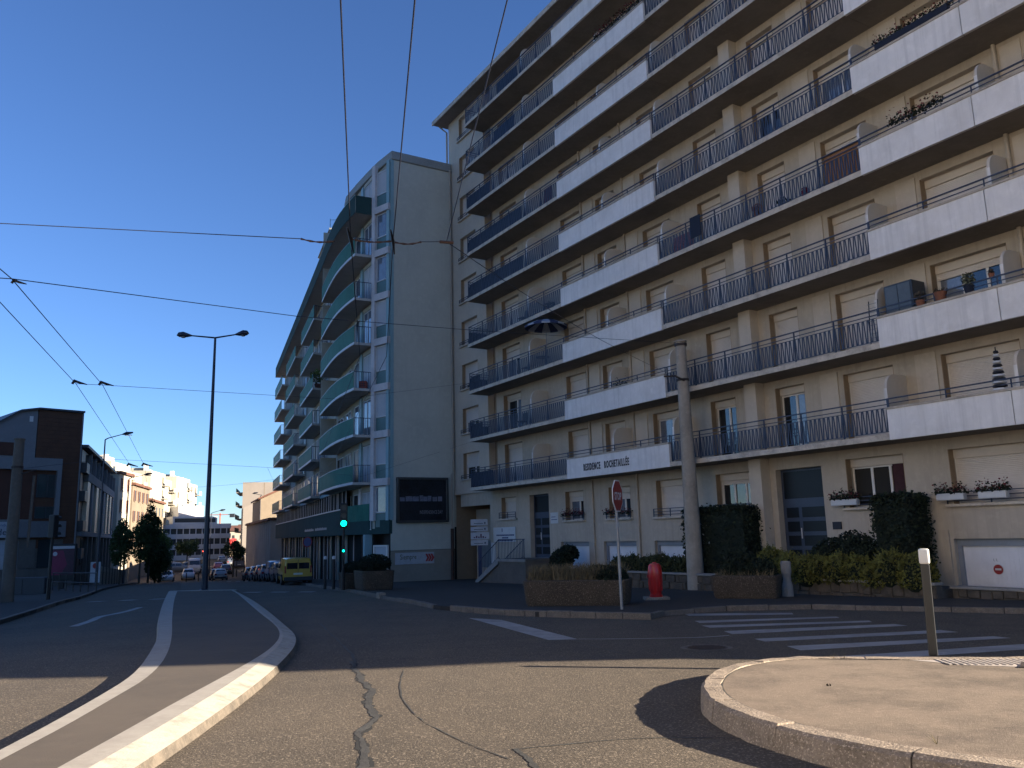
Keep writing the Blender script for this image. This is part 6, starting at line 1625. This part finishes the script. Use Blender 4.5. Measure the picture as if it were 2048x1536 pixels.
far = [(-47.2,113.5,290,'car',(0.55,0.55,0.55),'white car waiting in the left lane beyond the median'),
 (-51.8,134.5,292,'bigvan',(0.35,0.36,0.38),'pale delivery van driving towards the viewer in the distance'),
 (-47.6,134.0,112,'car',(0.40,0.14,0.16),'small pinkish red car in the distance right of the tall lamp'),
 (-44.0,127.0,112,'car',(0.05,0.06,0.08),'dark car with bright rear glass in the distant right lane'),
 (-46.6,119.0,292,'car',(0.34,0.36,0.38),'grey car just left of the tall lamp in the distance'),
 (-40.2,112.5,112,'car',(0.10,0.10,0.11),'dark grey car at the distant right kerb, left of a pair'),
 (-39.0,110.6,112,'car',(0.30,0.31,0.33),'silver car at the distant right kerb, right of a pair'),
 (-57.5,137.0,20,'car',(0.16,0.18,0.20),'grey car parked on the far left square, the one nearest the trees'),
 (-56.0,139.5,20,'car',(0.10,0.12,0.15),'dark blue car parked on the far left square'),
 (-60.0,141.0,20,'car',(0.22,0.24,0.25),'light grey car parked at the back of the far left square'),
 (-47.0,142.0,112,'bigvan',(0.10,0.12,0.15),'dark van in the distant right lane beyond the dark car'),
 (-51.0,150.0,112,'car',(0.12,0.14,0.18),'small dark car far up the street in the middle'),
 (-55.5,158.0,112,'car',(0.24,0.26,0.28),'small grey car farthest up the street')]
for (x, y, hd, k, c, lb) in far: vehicle(lb, x, y, hd, k, c, name='car', cat='van' if k == 'bigvan' else 'car')
# the nose of a car at the left edge
vehicle('pale car whose front just enters the picture at the left edge', -24.6, 31.2, 48, 'car', (0.45,0.45,0.45), name='parked_car')
# short posts across the far end of the median
for i, (x, y) in enumerate([(-42.3,107.5),(-40.9,107.9),(-39.3,108.4)]):
    tag(obj('bollard', MB().tube([(x,y,gz(y)),(x,y,gz(y)+1.1)],0.07,8), M_tlb), ['short dark post in the distant roadway, left of three','short dark post in the distant roadway, middle of three','short dark post in the distant roadway, right of three'][i], 'bollard', 'posts in the distant roadway')
# ------------------------------------------------------------------ overhead wires
M_wire = mat('wire_dark', (0.018,0.022,0.04), 0.5, 0.0)
M_insul = mat('insulator_brown', (0.06,0.03,0.02), 0.4, 0.2, 10)
def W(label, pts, r, sag=0.0, name='overhead_wire', cat='wire', group='trolley and span wires'):
    out = []
    for i in range(len(pts)-1):
        a, b = Vector(pts[i]), Vector(pts[i+1]); n = 14
        for j in range(n+(1 if i == len(pts)-2 else 0)):
            t = j/n; p = a.lerp(b, t); p.z -= sag*4*t*(1-t); out.append(p)
    o = obj(name, MB().tube(out, [r*(1-0.45*min(1,max(0,(p.y-14)/40))) for p in out], 5), M_wire); tag(o, label, cat, group); return o
RW = 0.0082
J1, J2, J3 = (-2.23,11.04,4.16), (-1.65,11.16,4.16), (-0.89,11.24,4.16)
K1, K2 = (-7.82,12.35,4.14), (-10.92,20.16,3.97)
K1b = (-10.35,20.36,3.96)
W('left trolley wire of the near pair crossing over the road', [(-0.55,1.8,4.36),J1,(-3.4,18,4.0),(-9.0,38,3.6),(-22,75,2.3),(-40,118,0.9)], RW)
W('right trolley wire of the near pair crossing over the road', [(0.05,1.8,4.36),J2,(-2.8,18,4.0),(-8.3,38,3.6),(-21.3,75,2.3),(-39.3,118,0.9)], RW)
W('thin feeder wire dropping from the upper right to the span wire', [(0.75,2.0,4.35),J3], RW*0.8)
W('upper trolley wire of the left pair', [(-7.0,8.3,4.25),K1,K1b,(-17.3,38.4,3.56),(-33,75,2.3),(-46,112,0.9)], RW)
W('lower trolley wire of the left pair', [(-7.6,9.3,4.2),(-8.71,13.5,4.11),K2,(-17.9,38.3,3.56),(-33.6,75,2.3),(-46.6,112,0.9)], RW)
W('span wire holding the near trolley pair', [(-14.5,8.6,4.35),(-6.7,10.24,4.2),(-2.9,10.9,4.13)], RW*0.8)
W('short span wire between the insulator chain and the hanger', [(-1.25,11.2,4.15),J3], RW*0.8)
W('long wire from the hanger down to the thick concrete pole', [J3,(2.2,20.0,4.75),(6.3,30.1,5.55)], RW*0.8, 0.05)
W('second span wire rising to the top of the thick concrete pole', [(-10.5,11.0,4.0),K1,(-4.6,17.2,4.75),(-1.0,22.2,5.6),(6.2,30.1,6.9)], RW, 0.0)
W('thin span wire carrying the left trolley pair to the long block', [K2,K1b,(-6.2,29,4.9),(-1.0,43.5,8.2)], RW*0.8, 0.0)
W('far span wire from the left lamp to the right-hand buildings', [(-20.9,34.5,3.2),(-17.6,35.46,3.63),(-12.15,40.44,3.52),(-8.6,46.5,3.4),(-3.9,49.9,5.2),(-1.5,46.0,5.4)], RW, 0.0)
W('slack wire across the end of the street', [(-27.9,102,7.6),(-54,112,7.6)], 0.02, 0.6)
W('thin branch wire rising from the far span towards the green block', [(-12.15,40.44,3.52),(-22,76,4.8)], RW, 0.0)
# insulators and hangers
ch = thing('insulator_chain', 'rusty chain of insulators between the two near trolley wires', 'insulators', (-2.0,11.1,4.1))
for (a, b) in (((-2.9,10.9,4.13),(-2.45,11.0,4.12)),(J1,J2),((-1.62,11.16,4.14),(-1.25,11.2,4.15))):
    a, b = Vector(a), Vector(b); d = b-a; n = max(3,int(d.length/0.06)); mb = MB()
    pts = [a.lerp(b,i/n)+Vector((0,0,-0.03*math.sin(math.pi*i/n))) for i in range(n+1)]
    mb.tube(pts, [0.008 if i % 2 else 0.016 for i in range(n+1)], 6); obj('insulator', mb, M_insul, ch)
hn = thing('wire_hanger', 'small dark wire hanger where the feeder meets the span wire', 'wire fitting', J3)
obj('clamp', MB().tube([(J3[0]-0.10,J3[1],J3[2]),(J3[0]+0.10,J3[1],J3[2]-0.02)],0.022,6), M_insul, hn)
for j, lb in ((J1,'dark clamp on the left near trolley wire'),(J2,'dark clamp on the right near trolley wire')):
    t = thing('wire_clamp', lb, 'wire fitting', j); v = Vector(j)
    obj('clamp', MB().tube([v+Vector((0.02,-0.35,0.03)),v,v+Vector((-0.04,0.4,-0.05))],[0.012,0.026,0.012],6), M_tlb, t)
for j, lb in (((-7.82,12.45,4.10),'knot of clamps on the upper left trolley wire near the picture edge'),(K2,'hooked hanger on the lower left trolley wire'),(K1b,'hooked hanger on the upper left trolley wire'),((-17.3,38.4,3.56),'far hanger on the left trolley pair, right one'),((-17.95,38.3,3.56),'far hanger on the left trolley pair, left one')):
    t = thing('wire_clamp', lb, 'wire fitting', j); v = Vector(j); s_ = 1.0 if j[1] < 15 else (1.6 if j[1] < 25 else 2.2)
    obj('clamp', MB().tube([v+Vector((-0.06,0,0))*s_,v+Vector((-0.03,0,0.05))*s_,v+Vector((0.05,0.02,0.02))*s_,v+Vector((0.16,0.03,-0.01))*s_],[0.02*s_,0.026*s_,0.02*s_,0.008*s_],6), M_tlb, t)
